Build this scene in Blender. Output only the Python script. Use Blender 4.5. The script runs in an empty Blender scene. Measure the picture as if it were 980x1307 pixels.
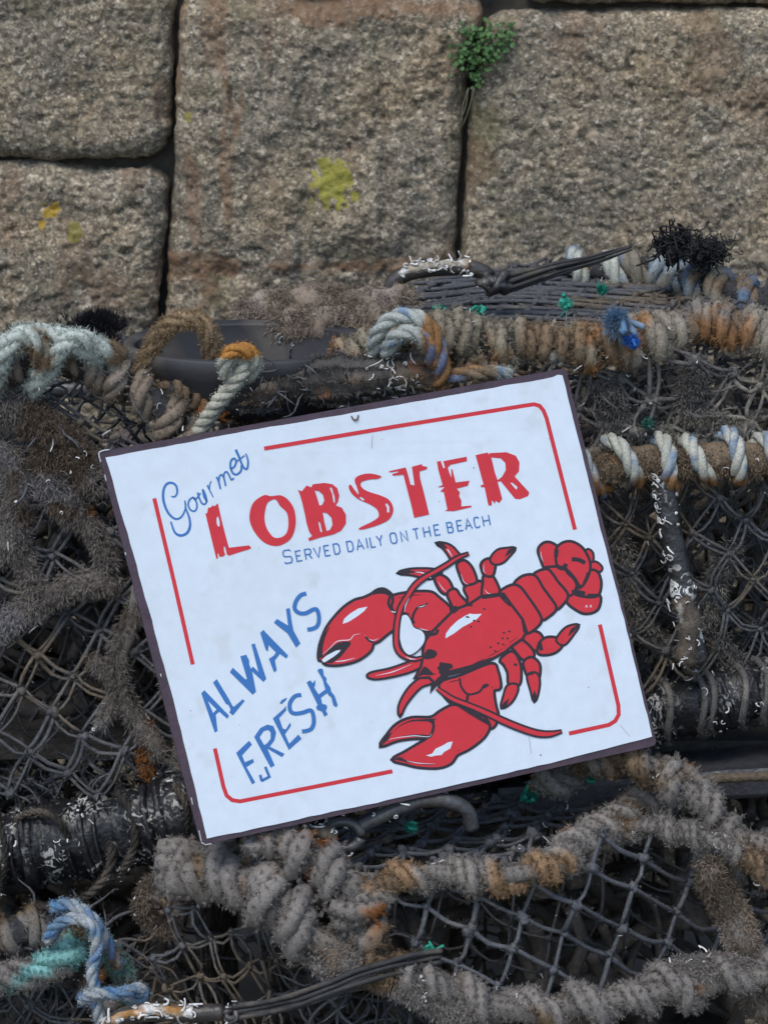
import bpy, math, random
import numpy as np
from mathutils import Vector
rng = np.random.default_rng(7)
random.seed(7)
R = math.radians
C = bpy.context.scene

# ------------------------------------------------------------------ camera
PITCH = R(15.0); DIST = 2.2; ZL = 0.65; FPX = 3300.0
FW = np.array([0, math.cos(PITCH), -math.sin(PITCH)])
DN = np.array([0, -math.sin(PITCH), -math.cos(PITCH)])
CAM = -DIST * FW + np.array([0, 0, ZL])
cd = bpy.data.cameras.new('camera'); cam = bpy.data.objects.new('camera', cd)
C.collection.objects.link(cam); C.camera = cam
cam.location = CAM; cam.rotation_euler = (math.pi / 2 - PITCH, 0, 0)
cd.sensor_fit = 'VERTICAL'; cd.sensor_height = 24.0; cd.lens = FPX / 1307.0 * 24.0
cd.clip_start = 0.05; cd.clip_end = 500
cd.dof.use_dof = True; cd.dof.focus_distance = 2.2; cd.dof.aperture_fstop = 8.0

# ------------------------------------------------------------------ light
w = bpy.data.worlds.new('World'); C.world = w; w.use_nodes = True
nt = w.node_tree; nt.nodes.clear()
sky = nt.nodes.new('ShaderNodeTexSky'); sky.sky_type = 'NISHITA'; sky.sun_disc = False
SUN_EL, SUN_AZ = R(58), R(205)
sky.sun_elevation = SUN_EL; sky.sun_rotation = SUN_AZ
sky.air_density = 1.0; sky.dust_density = 1.0; sky.ozone_density = 1.0
bg = nt.nodes.new('ShaderNodeBackground'); bg.inputs[1].default_value = 0.125
wo = nt.nodes.new('ShaderNodeOutputWorld')
nt.links.new(sky.outputs[0], bg.inputs[0]); nt.links.new(bg.outputs[0], wo.inputs[0])
sd = bpy.data.lights.new('sun', 'SUN'); sd.energy = 1.35; sd.angle = R(20); sd.color = (1.0, 0.955, 0.89)
so = bpy.data.objects.new('sun', sd); C.collection.objects.link(so)
sv = Vector((math.sin(SUN_AZ) * math.cos(SUN_EL), math.cos(SUN_AZ) * math.cos(SUN_EL), math.sin(SUN_EL)))
so.rotation_euler = sv.to_track_quat('Z', 'Y').to_euler(); so.location = (0, -1, 4)
C.view_settings.view_transform = 'Standard'; C.view_settings.look = 'None'
C.view_settings.gamma = 1.0; C.view_settings.use_curve_mapping = False
C.view_settings.exposure = 0.80

# ------------------------------------------------------------------ coordinates
def ray(px, py):
    return FW + (px - 490.0) / FPX * np.array([1, 0, 0]) + (py - 653.5) / FPX * DN
def P(px, py, Y):                       # photo pixel at world depth Y
    d = ray(px, py); return CAM + d * ((Y - CAM[1]) / d[1])
def PZ(px, py, Z):                      # photo pixel on the horizontal plane at height Z
    d = ray(px, py); return CAM + d * ((Z - CAM[2]) / d[2])
def PL(pts):                            # list of (px, py, Y)
    return np.array([P(*p) for p in pts])

# ------------------------------------------------------------------ noise
def _hash(ix, iy, iz, s):
    h = (ix * 374761393 + iy * 668265263 + iz * 1274126177 + s * 974711) & 0xffffffff
    h = ((h ^ (h >> 13)) * 1274126177) & 0xffffffff
    h = ((h ^ (h >> 16)) * 2246822519) & 0xffffffff
    return ((h ^ (h >> 15)) & 0xffffff) / float(0xffffff)
def vnoise(p, scale, s=0):
    q = np.asarray(p, float) * scale + 1000.0
    i = np.floor(q).astype(np.int64); f = q - i; f = f * f * (3 - 2 * f)
    r = 0
    for dx in (0, 1):
        for dy in (0, 1):
            for dz in (0, 1):
                wgt = (f[:, 0] if dx else 1 - f[:, 0]) * (f[:, 1] if dy else 1 - f[:, 1]) * (f[:, 2] if dz else 1 - f[:, 2])
                r = r + wgt * _hash(i[:, 0] + dx, i[:, 1] + dy, i[:, 2] + dz, s)
    return r
def fbm(p, scale, s=0, o=3):
    r = 0; a = 1.0; t = 0
    for k in range(o):
        r = r + a * vnoise(p, scale * 2.03 ** k, s + k); t += a; a *= .5
    return r / t
def sstep(x, a, b):
    t = np.clip((x - a) / (b - a), 0, 1); return t * t * (3 - 2 * t)

# ------------------------------------------------------------------ mesh collector
class MB:
    def __init__(s): s.v = []; s.n = []; s.c = []; s.q = []; s.t = []; s.k = 0
    def add(s, v, n, c, quads=None, tris=None):
        v = np.asarray(v, float).reshape(-1, 3)
        s.v.append(v); s.n.append(np.asarray(n, float).reshape(-1, 3))
        c = np.asarray(c, float)
        if c.ndim == 1: c = np.tile(c[:3], (len(v), 1))
        s.c.append(c)
        if quads is not None and len(quads): s.q.append(np.asarray(quads, np.int64) + s.k)
        if tris is not None and len(tris): s.t.append(np.asarray(tris, np.int64) + s.k)
        s.k += len(v)
    def arrays(s): return np.concatenate(s.v), np.concatenate(s.n), np.concatenate(s.c)
    def build(s, name, m, parent=None, smooth=True):
        v, n, c = s.arrays()
        org = np.array(parent['_o']) if parent is not None else np.zeros(3)
        q = np.concatenate(s.q) if s.q else np.zeros((0, 4), np.int64)
        t = np.concatenate(s.t) if s.t else np.zeros((0, 3), np.int64)
        me = bpy.data.meshes.new(name)
        me.vertices.add(len(v)); me.vertices.foreach_set('co', (v - org).astype(np.float32).ravel())
        li = np.concatenate([q.ravel(), t.ravel()]).astype(np.int32)
        me.loops.add(len(li)); me.loops.foreach_set('vertex_index', li)
        nf = len(q) + len(t)
        me.polygons.add(nf)
        st = np.concatenate([np.arange(len(q)) * 4, len(q) * 4 + np.arange(len(t)) * 3]).astype(np.int32)
        me.polygons.foreach_set('loop_start', st)
        me.update(calc_edges=True)
        me.polygons.foreach_set('use_smooth', np.full(nf, smooth, dtype=bool))
        a = me.color_attributes.new('Col', 'FLOAT_COLOR', 'POINT')
        a.data.foreach_set('color', np.concatenate([np.clip(c, 0, 1), np.ones((len(c), 1))], 1).astype(np.float32).ravel())
        me.validate()
        o = bpy.data.objects.new(name, me); C.collection.objects.link(o)
        me.materials.append(m)
        if parent is not None: o.parent = parent
        return o

ORG = {}
def thing(name, label, cat, loc, group=None):
    o = bpy.data.objects.new(name, None); C.collection.objects.link(o)
    o.empty_display_size = .05; o.location = tuple(float(x) for x in loc)
    o['label'] = label; o['category'] = cat; o['_o'] = [float(x) for x in loc]
    if group: o['group'] = group
    return o

# ------------------------------------------------------------------ curves & tubes
def spline(pts, step):
    p = np.asarray(pts, float)
    if len(p) == 2: p = np.array([p[0], (p[0] + p[1]) / 2, p[1]])
    P4 = np.vstack([2 * p[0] - p[1], p, 2 * p[-1] - p[-2]])
    out = []
    for i in range(1, len(P4) - 2):
        t = np.linspace(0, 1, 16, endpoint=False)[:, None]
        a, b, c, d = P4[i - 1], P4[i], P4[i + 1], P4[i + 2]
        out.append(.5 * ((2 * b) + (c - a) * t + (2 * a - 5 * b + 4 * c - d) * t ** 2 + (3 * b - a - 3 * c + d) * t ** 3))
    out.append(p[-1:]); o = np.vstack(out)
    L = np.r_[0, np.cumsum(np.linalg.norm(np.diff(o, axis=0), axis=1))]
    n = max(3, int(L[-1] / step) + 1); s = np.linspace(0, L[-1], n)
    return np.stack([np.interp(s, L, o[:, k]) for k in range(3)], 1)
def unit(a): return a / np.maximum(np.linalg.norm(a, axis=-1, keepdims=True), 1e-12)
def frames(p):
    T = unit(np.gradient(p, axis=0)); n = len(p)
    N = np.zeros_like(p); a = np.array([0, 0, 1.0])
    if abs(T[0] @ a) > .9: a = np.array([1.0, 0, 0])
    N[0] = unit(a - T[0] * (a @ T[0]))
    for i in range(1, n):
        v = N[i - 1] - T[i] * (N[i - 1] @ T[i]); N[i] = v / max(np.linalg.norm(v), 1e-9)
    return T, N, np.cross(T, N)
def tube(mb, path, r, sides=8, col=(.5, .5, .5), lump=0.0, lscale=120, seed=0, caps=True, flat=1.0):
    p = np.asarray(path, float); T, N, B = frames(p); n = len(p)
    a = np.linspace(0, 2 * math.pi, sides, endpoint=False)
    nr = N[:, None] * np.cos(a)[None, :, None] + B[:, None] * np.sin(a)[None, :, None] * flat
    rr = np.broadcast_to(np.asarray(r, float).reshape(-1, 1) if np.ndim(r) == 1 else np.asarray(r, float), (n, sides)) if np.ndim(r) < 2 else r
    v = p[:, None] + nr * rr[:, :, None]
    v = v.reshape(-1, 3); nn = nr.reshape(-1, 3)
    if lump: v = v + nn * ((fbm(v, lscale, seed) - .5) * 2 * lump * np.repeat(rr.reshape(-1), 1))[:, None]
    i = np.arange(n - 1)[:, None] * sides; j = np.arange(sides)[None]
    q = np.stack([i + j, i + (j + 1) % sides, i + sides + (j + 1) % sides, i + sides + j], -1).reshape(-1, 4)
    tr = None
    c = col(v) if callable(col) else np.tile(np.asarray(col, float)[:3], (len(v), 1))
    if caps:
        v = np.vstack([v, p[0], p[-1]]); nn = np.vstack([nn, -T[0], T[-1]]); c = np.vstack([c, c[0], c[-1]])
        k = n * sides; jj = np.arange(sides)
        tr = np.vstack([np.stack([(jj + 1) % sides, jj, np.full(sides, k)], 1),
                        np.stack([(n - 1) * sides + jj, (n - 1) * sides + (jj + 1) % sides, np.full(sides, k + 1)], 1)])
    mb.add(v, nn, c, q, tr)
def rope(mb, path, Rr, col, pitch=None, strands=3, sides=7, lump=.12, seed=0, tracer=None, step=None):
    """a laid rope: strands twisted about the path"""
    p = np.asarray(path, float); T, N, B = frames(p)
    L = np.r_[0, np.cumsum(np.linalg.norm(np.diff(p, axis=0), axis=1))]
    pitch = pitch or Rr * 7
    for k in range(strands):
        a = 2 * math.pi * (L / pitch + k / strands)
        sp = p + (N * np.cos(a)[:, None] + B * np.sin(a)[:, None]) * Rr * .5
        cc = col
        if tracer is not None and k == 0:
            def cc(v):
                m = (.62 * sstep(fbm(v, 110, 91), .47, .53))[:, None]; return col(v) * (1 - m) + np.array(tracer) * m
        tube(mb, sp, Rr * .56, sides, cc, lump, 160, seed + k)
def helix(axis, Rad, pitch, step, phase=0, jit=.1, seed=0):
    """points of a line wound round an axis polyline"""
    r = np.random.default_rng(seed)
    p = spline(axis, min(step, pitch / 12)); T, N, B = frames(p)
    L = np.r_[0, np.cumsum(np.linalg.norm(np.diff(p, axis=0), axis=1))]
    # pitch wobble
    wob = np.interp(L, np.linspace(0, L[-1], 14), r.normal(0, jit * pitch, 14))
    a = 2 * math.pi * ((L + wob) / pitch) + phase
    rad = Rad * (1 + np.interp(L, np.linspace(0, L[-1], 24), r.normal(0, jit, 24)))
    h = p + (N * np.cos(a)[:, None] + B * np.sin(a)[:, None]) * rad[:, None]
    LL = np.r_[0, np.cumsum(np.linalg.norm(np.diff(h, axis=0), axis=1))]
    n = int(LL[-1] / step) + 2; s = np.linspace(0, LL[-1], n)
    return np.stack([np.interp(s, LL, h[:, k]) for k in range(3)], 1)

# ------------------------------------------------------------------ albedo palettes (linear)
def hexl(h):
    c = np.array([int(h[i:i + 2], 16) / 255 for i in (0, 2, 4)]); return np.where(c <= .04045, c / 12.92, ((c + .055) / 1.055) ** 2.4)
def pal(base, stains, sc=14, var=.35, seed=0):
    """stains: list of (colour, threshold, noise scale)"""
    b = np.array(base)
    def f(v):
        c = np.tile(b, (len(v), 1)) * (1 - var + 2 * var * fbm(v, 45, seed))[:, None]
        for k, (sc_, th, fs) in enumerate(stains):
            m = sstep(fbm(v, fs, seed + 11 + 7 * k), th, th + .1)[:, None]
            c = c * (1 - m) + np.array(sc_) * m * (.75 + .5 * vnoise(v, 220, seed))[:, None]
        return c
    return f
GREY = (.180, .165, .148); BROWN = (.165, .115, .072); RUST = (.27, .105, .028); CREAM = (.40, .39, .32)
PALE = (.40, .41, .35); BLUE = (.05, .12, .33); TEAL = (.17, .36, .34); DARK = (.038, .034, .030); TWINE = (.076, .077, .082)
MUD = (.105, .085, .062)
pGrey = pal(GREY, [(BROWN, .56, 16), (RUST, .66, 19)], seed=1)
pGreyBlue = pal((.200, .182, .165), [(BROWN, .60, 16), (RUST, .66, 22)], seed=2)
pBrown = pal((.145, .105, .070), [(GREY, .55, 18), (RUST, .62, 20)], seed=3)
pCream = pal(CREAM, [(BROWN, .58, 22), (RUST, .62, 26)], seed=4)
pCreamRust = pal((.26, .225, .165), [((.19, .135, .085), .46, 22), ((.29, .15, .065), .55, 22), ((.38, .36, .29), .60, 34)], seed=5)
pPale = pal(PALE, [(GREY, .58, 20), (RUST, .66, 30)], seed=6)
pPaleTeal = pal((.42, .46, .41), [(BROWN, .60, 24)], seed=8)
pTeal = pal(TEAL, [(GREY, .55, 22), ((.11, .28, .27), .58, 30)], seed=9)
pBlue = pal((.15, .24, .34), [((.34, .37, .38), .47, 60), (BROWN, .64, 24)], seed=10)
pTwine = pal(TWINE, [(MUD, .55, 16), ((.10, .095, .09), .63, 60)], seed=12)
pWeed = pal((.165, .148, .132), [((.105, .080, .060), .54, 14), ((.20, .19, .19), .58, 20)], seed=13)
pWeedB = pal((.20, .160, .122), [((.115, .09, .068), .52, 18), ((.25, .21, .175), .60, 26)], seed=14)
pDark = pal((.046, .046, .048), [((.05, .045, .04), .60, 30)], seed=15)
pHoop = pal((.19, .145, .10), [((.24, .13, .06), .54, 22), (GREY, .58, 18)], seed=16)

# ------------------------------------------------------------------ fuzz & worm casts
def fibres(mb, v, n, c, count, length, width=.00035, out=.9, curl=.8, seed=0, bright=.3, along=None, keep=None):
    count = int(count * 1.7); length = length * .72; width = width * .60; bright = bright * .8
    r = np.random.default_rng(seed)
    if keep is not None:
        idx = np.nonzero(keep)[0]
        if not len(idx): return
        i = idx[r.integers(0, len(idx), count)]
    else: i = r.integers(0, len(v), count)
    p = v[i] + r.normal(0, .0009, (count, 3)); nn = unit(n[i])
    d = unit(nn * out + r.normal(0, .55, (count, 3)) + (0 if along is None else np.asarray(along)))
    d2 = unit(d + r.normal(0, curl * .6, (count, 3)) + (0 if along is None else np.asarray(along) * .8))
    L = length * r.uniform(.35, 1.25, count)[:, None]
    s = unit(np.cross(d, r.normal(0, 1, (count, 3)))); w_ = width * r.uniform(.6, 1.5, count)[:, None]
    a, b = p - s * w_, p + s * w_; m = p + d * L * .55; a2, b2 = m - s * w_ * .8, m + s * w_ * .8; t = m + d2 * L * .45
    V = np.stack([a, b, b2, a2, t], 1).reshape(-1, 3)
    cc = c[i] * r.uniform(1 - bright, 1 + bright, (count, 1)); Cc = np.repeat(cc, 5, 0)
    k = np.arange(count)[:, None] * 5
    mb.add(V, np.repeat(nn, 5, 0), Cc, k + np.array([[0, 1, 2, 3]]), k + np.array([[3, 2, 4]]))
def fuzz(mb, count, length, seed=0, **kw):
    v, n, c = mb.arrays(); fibres(mb, v, n, c, count, length, seed=seed, **kw)
def worms(mb, v, n, count, seed=0, size=1.0, clump=None):
    """little white chalky tube casts that grow on everything left in the sea"""
    r = np.random.default_rng(seed); idx = np.arange(len(v))
    m = fbm(v, 26, 77 + seed) if clump is None else clump
    pr = np.clip(m - .42, .012, 1) ** 1.6; pr /= pr.sum()
    for i in r.choice(idx, int(count * .62), p=pr):
        nn = unit(n[i]); t = unit(np.cross(nn, r.normal(0, 1, 3))); b = np.cross(nn, t)
        k = 7; L = r.uniform(.002, .0085) * size * (1.9 if r.random() < .12 else 1); cur = r.normal(0, 3.2); a = 0.0
        q = v[i] + nn * .0008; pts = [q]
        for j in range(k):
            a += cur / k + r.normal(0, .15); q = q + (t * math.cos(a) + b * math.sin(a)) * L / k + nn * .0001; pts.append(q)
        rad = r.uniform(.00035, .0009) * size
        g = r.uniform(.35, .95); tube(mb, np.array(pts), np.linspace(rad, rad * .6, k + 1), 5, (.80 * g, .79 * g, .76 * g))

# ------------------------------------------------------------------ materials
def mat(name, rough=.85, spec=.25, bump=.0, bscale=400, tint=None, var=.25, vscale=300, coat=0, attr=True, sheen=0):
    m = bpy.data.materials.new(name); m.use_nodes = True; t = m.node_tree; b = t.nodes['Principled BSDF']
    b.inputs['Roughness'].default_value = rough; b.inputs['Specular IOR Level'].default_value = spec
    b.inputs['Coat Weight'].default_value = coat
    tc = t.nodes.new('ShaderNodeTexCoord'); nz = t.nodes.new('ShaderNodeTexNoise'); nz.inputs['Scale'].default_value = vscale
    nz.inputs['Detail'].default_value = 4
    t.links.new(tc.outputs['Object'], nz.inputs['Vector'])
    mr = t.nodes.new('ShaderNodeMapRange'); mr.inputs[1].default_value = .25; mr.inputs[2].default_value = .75
    mr.inputs[3].default_value = 1 - var; mr.inputs[4].default_value = 1 + var
    t.links.new(nz.outputs['Fac'], mr.inputs[0])
    mx = t.nodes.new('ShaderNodeVectorMath'); mx.operation = 'SCALE'
    if attr:
        at = t.nodes.new('ShaderNodeAttribute'); at.attribute_name = 'Col'; t.links.new(at.outputs['Color'], mx.inputs[0])
    else: mx.inputs[0].default_value = tint
    t.links.new(mr.outputs[0], mx.inputs['Scale']); t.links.new(mx.outputs[0], b.inputs['Base Color'])
    if bump:
        n2 = t.nodes.new('ShaderNodeTexNoise'); n2.inputs['Scale'].default_value = bscale; n2.inputs['Detail'].default_value = 5
        t.links.new(tc.outputs['Object'], n2.inputs['Vector'])
        bp = t.nodes.new('ShaderNodeBump'); bp.inputs['Strength'].default_value = bump; bp.inputs['Distance'].default_value = .002
        t.links.new(n2.outputs['Fac'], bp.inputs['Height']); t.links.new(bp.outputs[0], b.inputs['Normal'])
    return m
M_rope = mat('weathered_rope', .9, .15, .8, 900, var=.3, vscale=500)
M_weed = mat('dried_weed', .95, .1, var=.25)
M_twine = mat('net_twine', .65, .3, .6, 700, var=.35, vscale=260)
M_rubber = mat('black_rubber', .42, .5, .5, 260, var=.4, vscale=70)
def crusted(name, th, vs=120):
    m = mat(name, .34, .6, .8, 240, var=.5, vscale=60); t = m.node_tree; b = t.nodes['Principled BSDF']; src = b.inputs['Base Color'].links[0].from_socket
    tc = t.nodes['Texture Coordinate']
    def nz(sc, det, lo, hi, dist=0):
        n = t.nodes.new('ShaderNodeTexNoise'); n.inputs['Scale'].default_value = sc; n.inputs['Detail'].default_value = det; n.inputs['Distortion'].default_value = dist; t.links.new(tc.outputs['Object'], n.inputs['Vector'])
        q = t.nodes.new('ShaderNodeMapRange'); q.inputs[1].default_value = lo; q.inputs[2].default_value = hi; t.links.new(n.outputs['Fac'], q.inputs[0]); return q
    a = nz(vs, 6, th, th + .03, 1.6); c = nz(24, 3, .47, .60); mu = t.nodes.new('ShaderNodeMath'); mu.operation = 'MULTIPLY'; t.links.new(a.outputs[0], mu.inputs[0]); t.links.new(c.outputs[0], mu.inputs[1])
    x = t.nodes.new('ShaderNodeMix'); x.data_type = 'RGBA'; t.links.new(mu.outputs[0], x.inputs[0]); t.links.new(src, x.inputs[6]); x.inputs[7].default_value = (.62, .61, .58, 1); t.links.new(x.outputs[2], b.inputs['Base Color'])
    y = t.nodes.new('ShaderNodeMapRange'); y.inputs[3].default_value = .34; y.inputs[4].default_value = .75; t.links.new(mu.outputs[0], y.inputs[0]); t.links.new(y.outputs[0], b.inputs['Roughness'])
    return m
M_bar = crusted('crusted_rubber', .545); M_post = crusted('crusted_strip', .535, 90)
M_worm = mat('chalky_casts', .6, .4, var=.15)
M_crust = mat('crust', .7, .3, .8, 500, var=.4, vscale=250)
M_green = mat('green_leaf', .7, .3, var=.25)
M_strap = mat('perished_rubber', .7, .3, .5, 500, var=.35, vscale=120)
M_plastic = mat('dull_plastic', .62, .4, .15, 200, var=.2, vscale=40)

def granite(lichens):
    m = bpy.data.materials.new('granite'); m.use_nodes = True; t = m.node_tree; N = t.nodes; Lk = t.links; b = N['Principled BSDF']
    b.inputs['Roughness'].default_value = .8; b.inputs['Specular IOR Level'].default_value = .3
    tc = N.new('ShaderNodeTexCoord')
    oi = N.new('ShaderNodeObjectInfo')
    # warp the coordinates a little so that the crystals are irregular
    wn = N.new('ShaderNodeTexNoise'); wn.inputs['Scale'].default_value = 160; wn.inputs['Detail'].default_value = 2
    Lk.new(tc.outputs['Object'], wn.inputs['Vector'])
    ws = N.new('ShaderNodeVectorMath'); ws.operation = 'SCALE'; ws.inputs['Scale'].default_value = .005
    Lk.new(wn.outputs['Color'], ws.inputs[0])
    wa = N.new('ShaderNodeVectorMath'); wa.operation = 'ADD'; Lk.new(tc.outputs['Object'], wa.inputs[0]); Lk.new(ws.outputs[0], wa.inputs[1])
    def vor(sc):
        v = N.new('ShaderNodeTexVoronoi'); v.inputs['Scale'].default_value = sc; Lk.new(wa.outputs[0], v.inputs['Vector'])
        s = N.new('ShaderNodeSeparateColor'); Lk.new(v.outputs['Color'], s.inputs[0]); return v, s
    def ramp(src, stops, interp='LINEAR'):
        r = N.new('ShaderNodeValToRGB'); r.color_ramp.interpolation = interp; e = r.color_ramp.elements
        while len(e) < len(stops): e.new(.5)
        for k, (pos, col) in enumerate(stops): e[k].position = pos; e[k].color = (*col, 1)
        Lk.new(src, r.inputs[0]); return r
    def mix(kind, f, a, c):
        x = N.new('ShaderNodeMix'); x.data_type = 'RGBA'; x.blend_type = kind
        if isinstance(f, (int, float)): x.inputs[0].default_value = f
        else: Lk.new(f, x.inputs[0])
        for sock, val in ((x.inputs[6], a), (x.inputs[7], c)):
            if isinstance(val, tuple): sock.default_value = (*val, 1)
            else: Lk.new(val, sock)
        return x.outputs[2]
    v1, s1 = vor(430); v2, s2 = vor(190); v3, s3 = vor(62)
    r1 = ramp(s1.outputs[0], [(0, (.050, .047, .043)), (.22, (.12, .108, .088)), (.5, (.19, .172, .14)), (.78, (.27, .245, .195)), (.94, (.46, .43, .37)), (1, (.60, .58, .55))])
    r2 = ramp(s2.outputs[1], [(0, (.055, .05, .046)), (.3, (.145, .125, .10)), (.65, (.225, .19, .145)), (.88, (.38, .325, .25)), (1, (.58, .52, .44))])
    base = mix('MIX', .42, r1.outputs[0], r2.outputs[0])
    # large feldspar crystals here and there
    g3 = ramp(s3.outputs[2], [(.88, (0, 0, 0)), (.93, (1, 1, 1))])
    d3 = ramp(v3.outputs['Distance'], [(.22, (1, 1, 1)), (.42, (0, 0, 0))])
    msk = mix('MULTIPLY', 1.0, g3.outputs[0], d3.outputs[0])
    base = mix('MIX', msk, base, (.33, .285, .23))
    # broad tone: brown, olive, grey
    def nz(sc, det=4, off=None):
        n = N.new('ShaderNodeTexNoise'); n.inputs['Scale'].default_value = sc; n.inputs['Detail'].default_value = det
        Lk.new(tc.outputs['Object'], n.inputs['Vector']); return n
    n1 = nz(9, 5); rr = ramp(n1.outputs['Fac'], [(.30, (.78, .77, .75)), (.5, (1.02, .98, .90)), (.68, (1.16, 1.03, .86))])
    base = mix('MULTIPLY', 1.0, base, rr.outputs[0])
    n2 = nz(26, 5); rr2 = ramp(n2.outputs['Fac'], [(.35, (.78, .77, .74)), (.6, (1.06, 1.04, 1.0))])
    base = mix('MULTIPLY', .8, base, rr2.outputs[0])
    ol = ramp(nz(14, 6).outputs['Fac'], [(.56, (0, 0, 0)), (.72, (.55, .55, .55))]); base = mix('MIX', ol.outputs[0], base, (.115, .105, .045))
    # per-vertex stains: rust streaks along the old drill marks
    at = N.new('ShaderNodeAttribute'); at.attribute_name = 'Col'; sp = N.new('ShaderNodeSeparateColor'); Lk.new(at.outputs['Color'], sp.inputs[0])
    base = mix('MIX', sp.outputs[0], base, mix('MIX', .35, (.165, .082, .040), base))
    # lichen
    for (cx, cz, rad, col) in lichens:
        sub = N.new('ShaderNodeVectorMath'); sub.operation = 'SUBTRACT'; Lk.new(tc.outputs['Object'], sub.inputs[0]); sub.inputs[1].default_value = (cx, 0, cz)
        sc = N.new('ShaderNodeVectorMath'); sc.operation = 'MULTIPLY'; sc.inputs[1].default_value = (1, 0, .9); Lk.new(sub.outputs[0], sc.inputs[0])
        ln = N.new('ShaderNodeVectorMath'); ln.operation = 'LENGTH'; Lk.new(sc.outputs[0], ln.inputs[0])
        nn = nz(120, 5); a = N.new('ShaderNodeMath'); a.operation = 'MULTIPLY_ADD'; Lk.new(nn.outputs['Fac'], a.inputs[0]); a.inputs[1].default_value = rad * 2.6; Lk.new(ln.outputs['Value'], a.inputs[2])
        mr = N.new('ShaderNodeMapRange'); Lk.new(a.outputs[0], mr.inputs[0]); mr.inputs[1].default_value = rad * 2.1; mr.inputs[2].default_value = rad * 2.2; mr.inputs[3].default_value = .85; mr.inputs[4].default_value = 0
        base = mix('MIX', mr.outputs[0], base, col)
    Lk.new(base, b.inputs['Base Color'])
    bn = nz(420, 6); bp = N.new('ShaderNodeBump'); bp.inputs['Strength'].default_value = .6; bp.inputs['Distance'].default_value = .002
    Lk.new(bn.outputs['Fac'], bp.inputs['Height'])
    bp2 = N.new('ShaderNodeBump'); bp2.inputs['Strength'].default_value = .4; bp2.inputs['Distance'].default_value = .002
    Lk.new(s1.outputs[0], bp2.inputs['Height']); Lk.new(bp.outputs[0], bp2.inputs['Normal']); Lk.new(bp2.outputs[0], b.inputs['Normal'])
    return m

# ================================================================== GROUND
def ground():
    mb = MB(); s = 150
    mb.add([(-s, -s, 0), (s, -s, 0), (s, s, 0), (-s, s, 0)], [(0, 0, 1)] * 4, (.2, .18, .15), [[0, 1, 2, 3]])
    m = mat('quay_concrete', .9, .2, .6, 40, tint=(.17, .155, .13), var=.35, vscale=12, attr=False)
    o = mb.build('ground', m); o['kind'] = 'structure'
ground()

# ================================================================== GRANITE WALL
YW = .60
def stone(parent, m, left, right, top, bot, seed, res=.0022, rr=.028, groove=0, stain=None, relief=1.0, bulge=.0):
    """a granite block; left/right/top/bot are edge polylines of photo pixels on the wall face"""
    L = np.array([P(x, y, YW) for x, y in left]); Rr = np.array([P(x, y, YW) for x, y in right])
    Tt = np.array([P(x, y, YW) for x, y in top]); Bb = np.array([P(x, y, YW) for x, y in bot])
    W = abs(Tt[-1, 0] - Tt[0, 0]); H = abs(L[0, 2] - L[-1, 2])
    nu, nv = int(W / res) + 3, int(H / res) + 3
    u = np.linspace(0, 1, nu); v = np.linspace(0, 1, nv)
    def ev(pl, t):
        s = np.r_[0, np.cumsum(np.linalg.norm(np.diff(pl, axis=0), axis=1))]; s /= s[-1]
        return np.stack([np.interp(t, s, pl[:, k]) for k in range(3)], 1)
    l, r_, t, b = ev(L, v), ev(Rr, v), ev(Tt, u), ev(Bb, u)
    U, V = np.meshgrid(u, v)
    U3, V3 = U[..., None], V[..., None]
    S = (1 - V3) * t[None] + V3 * b[None] + (1 - U3) * l[:, None] + U3 * r_[:, None] - ((1 - U3) * (1 - V3) * t[0] + U3 * (1 - V3) * t[-1] + (1 - U3) * V3 * b[0] + U3 * V3 * b[-1])
    S = S.reshape(-1, 3); du = np.minimum(U, 1 - U).ravel() * W; dv = np.minimum(V, 1 - V).ravel() * H
    q = S * np.array([1, 0, 1]) + np.array([0, seed * 3.7, 0])
    wob = (fbm(q, 22, seed) - .5) * .012
    rad = rr * (0.75 + .9 * fbm(q, 9, seed + 3))
    e = np.sqrt(np.maximum(0, rad - du - wob) ** 2 + np.maximum(0, rad - dv + wob) ** 2) / rad
    dep = np.where(e < .93, rad * (1 - np.sqrt(np.clip(1 - e * e, .0, 1))), rad * .633 + (e - .93) * rad * 9)
    h = (fbm(q, 11, seed + 9, 3) - .5) * .024 * relief + (fbm(q, 52, seed + 5, 3) - .5) * .0075 * relief + (fbm(q, 170, seed + 8, 3) - .5) * .0042 + (vnoise(q, 330, seed + 2) - .5) * .0026 - .003 * sstep(fbm(q, 95, seed + 6, 2), .64, .78)
    if groove:
        gx = S[:, 0] + (fbm(q, 6, 4) - .5) * .03
        h -= groove * sstep(np.abs(((gx * 11.5) % 1) - .5), .36, .5) * sstep(fbm(q, 8, 31), .35, .5)
    Vv = S.copy(); Vv[:, 1] += dep - h - bulge * (U.ravel() * (1 - U.ravel()) * V.ravel() * (1 - V.ravel())) * 16
    # jitter sideways so that silhouettes are rough
    Vv[:, 0] += (fbm(q, 120, seed + 21) - .5) * .004; Vv[:, 2] += (fbm(q, 120, seed + 22) - .5) * .004
    st = np.zeros(len(S)) if stain is None else stain(S, q)
    i = (np.arange(nv - 1)[:, None] * nu + np.arange(nu - 1)[None]).ravel()
    mb = MB(); mb.add(Vv, np.tile([0, -1, 0], (len(S), 1)), np.stack([st, st, st], 1), np.stack([i, i + nu, i + nu + 1, i + 1], 1))
    return mb.build('stone_block', m, parent)
wall_o = thing('granite_wall', 'rough granite block wall standing behind the stacked lobster pots', 'wall', (0, YW, 0))
def lic(px, py, r, col):
    p = P(px, py, YW); return (p[0], p[2], r, col)
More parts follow.
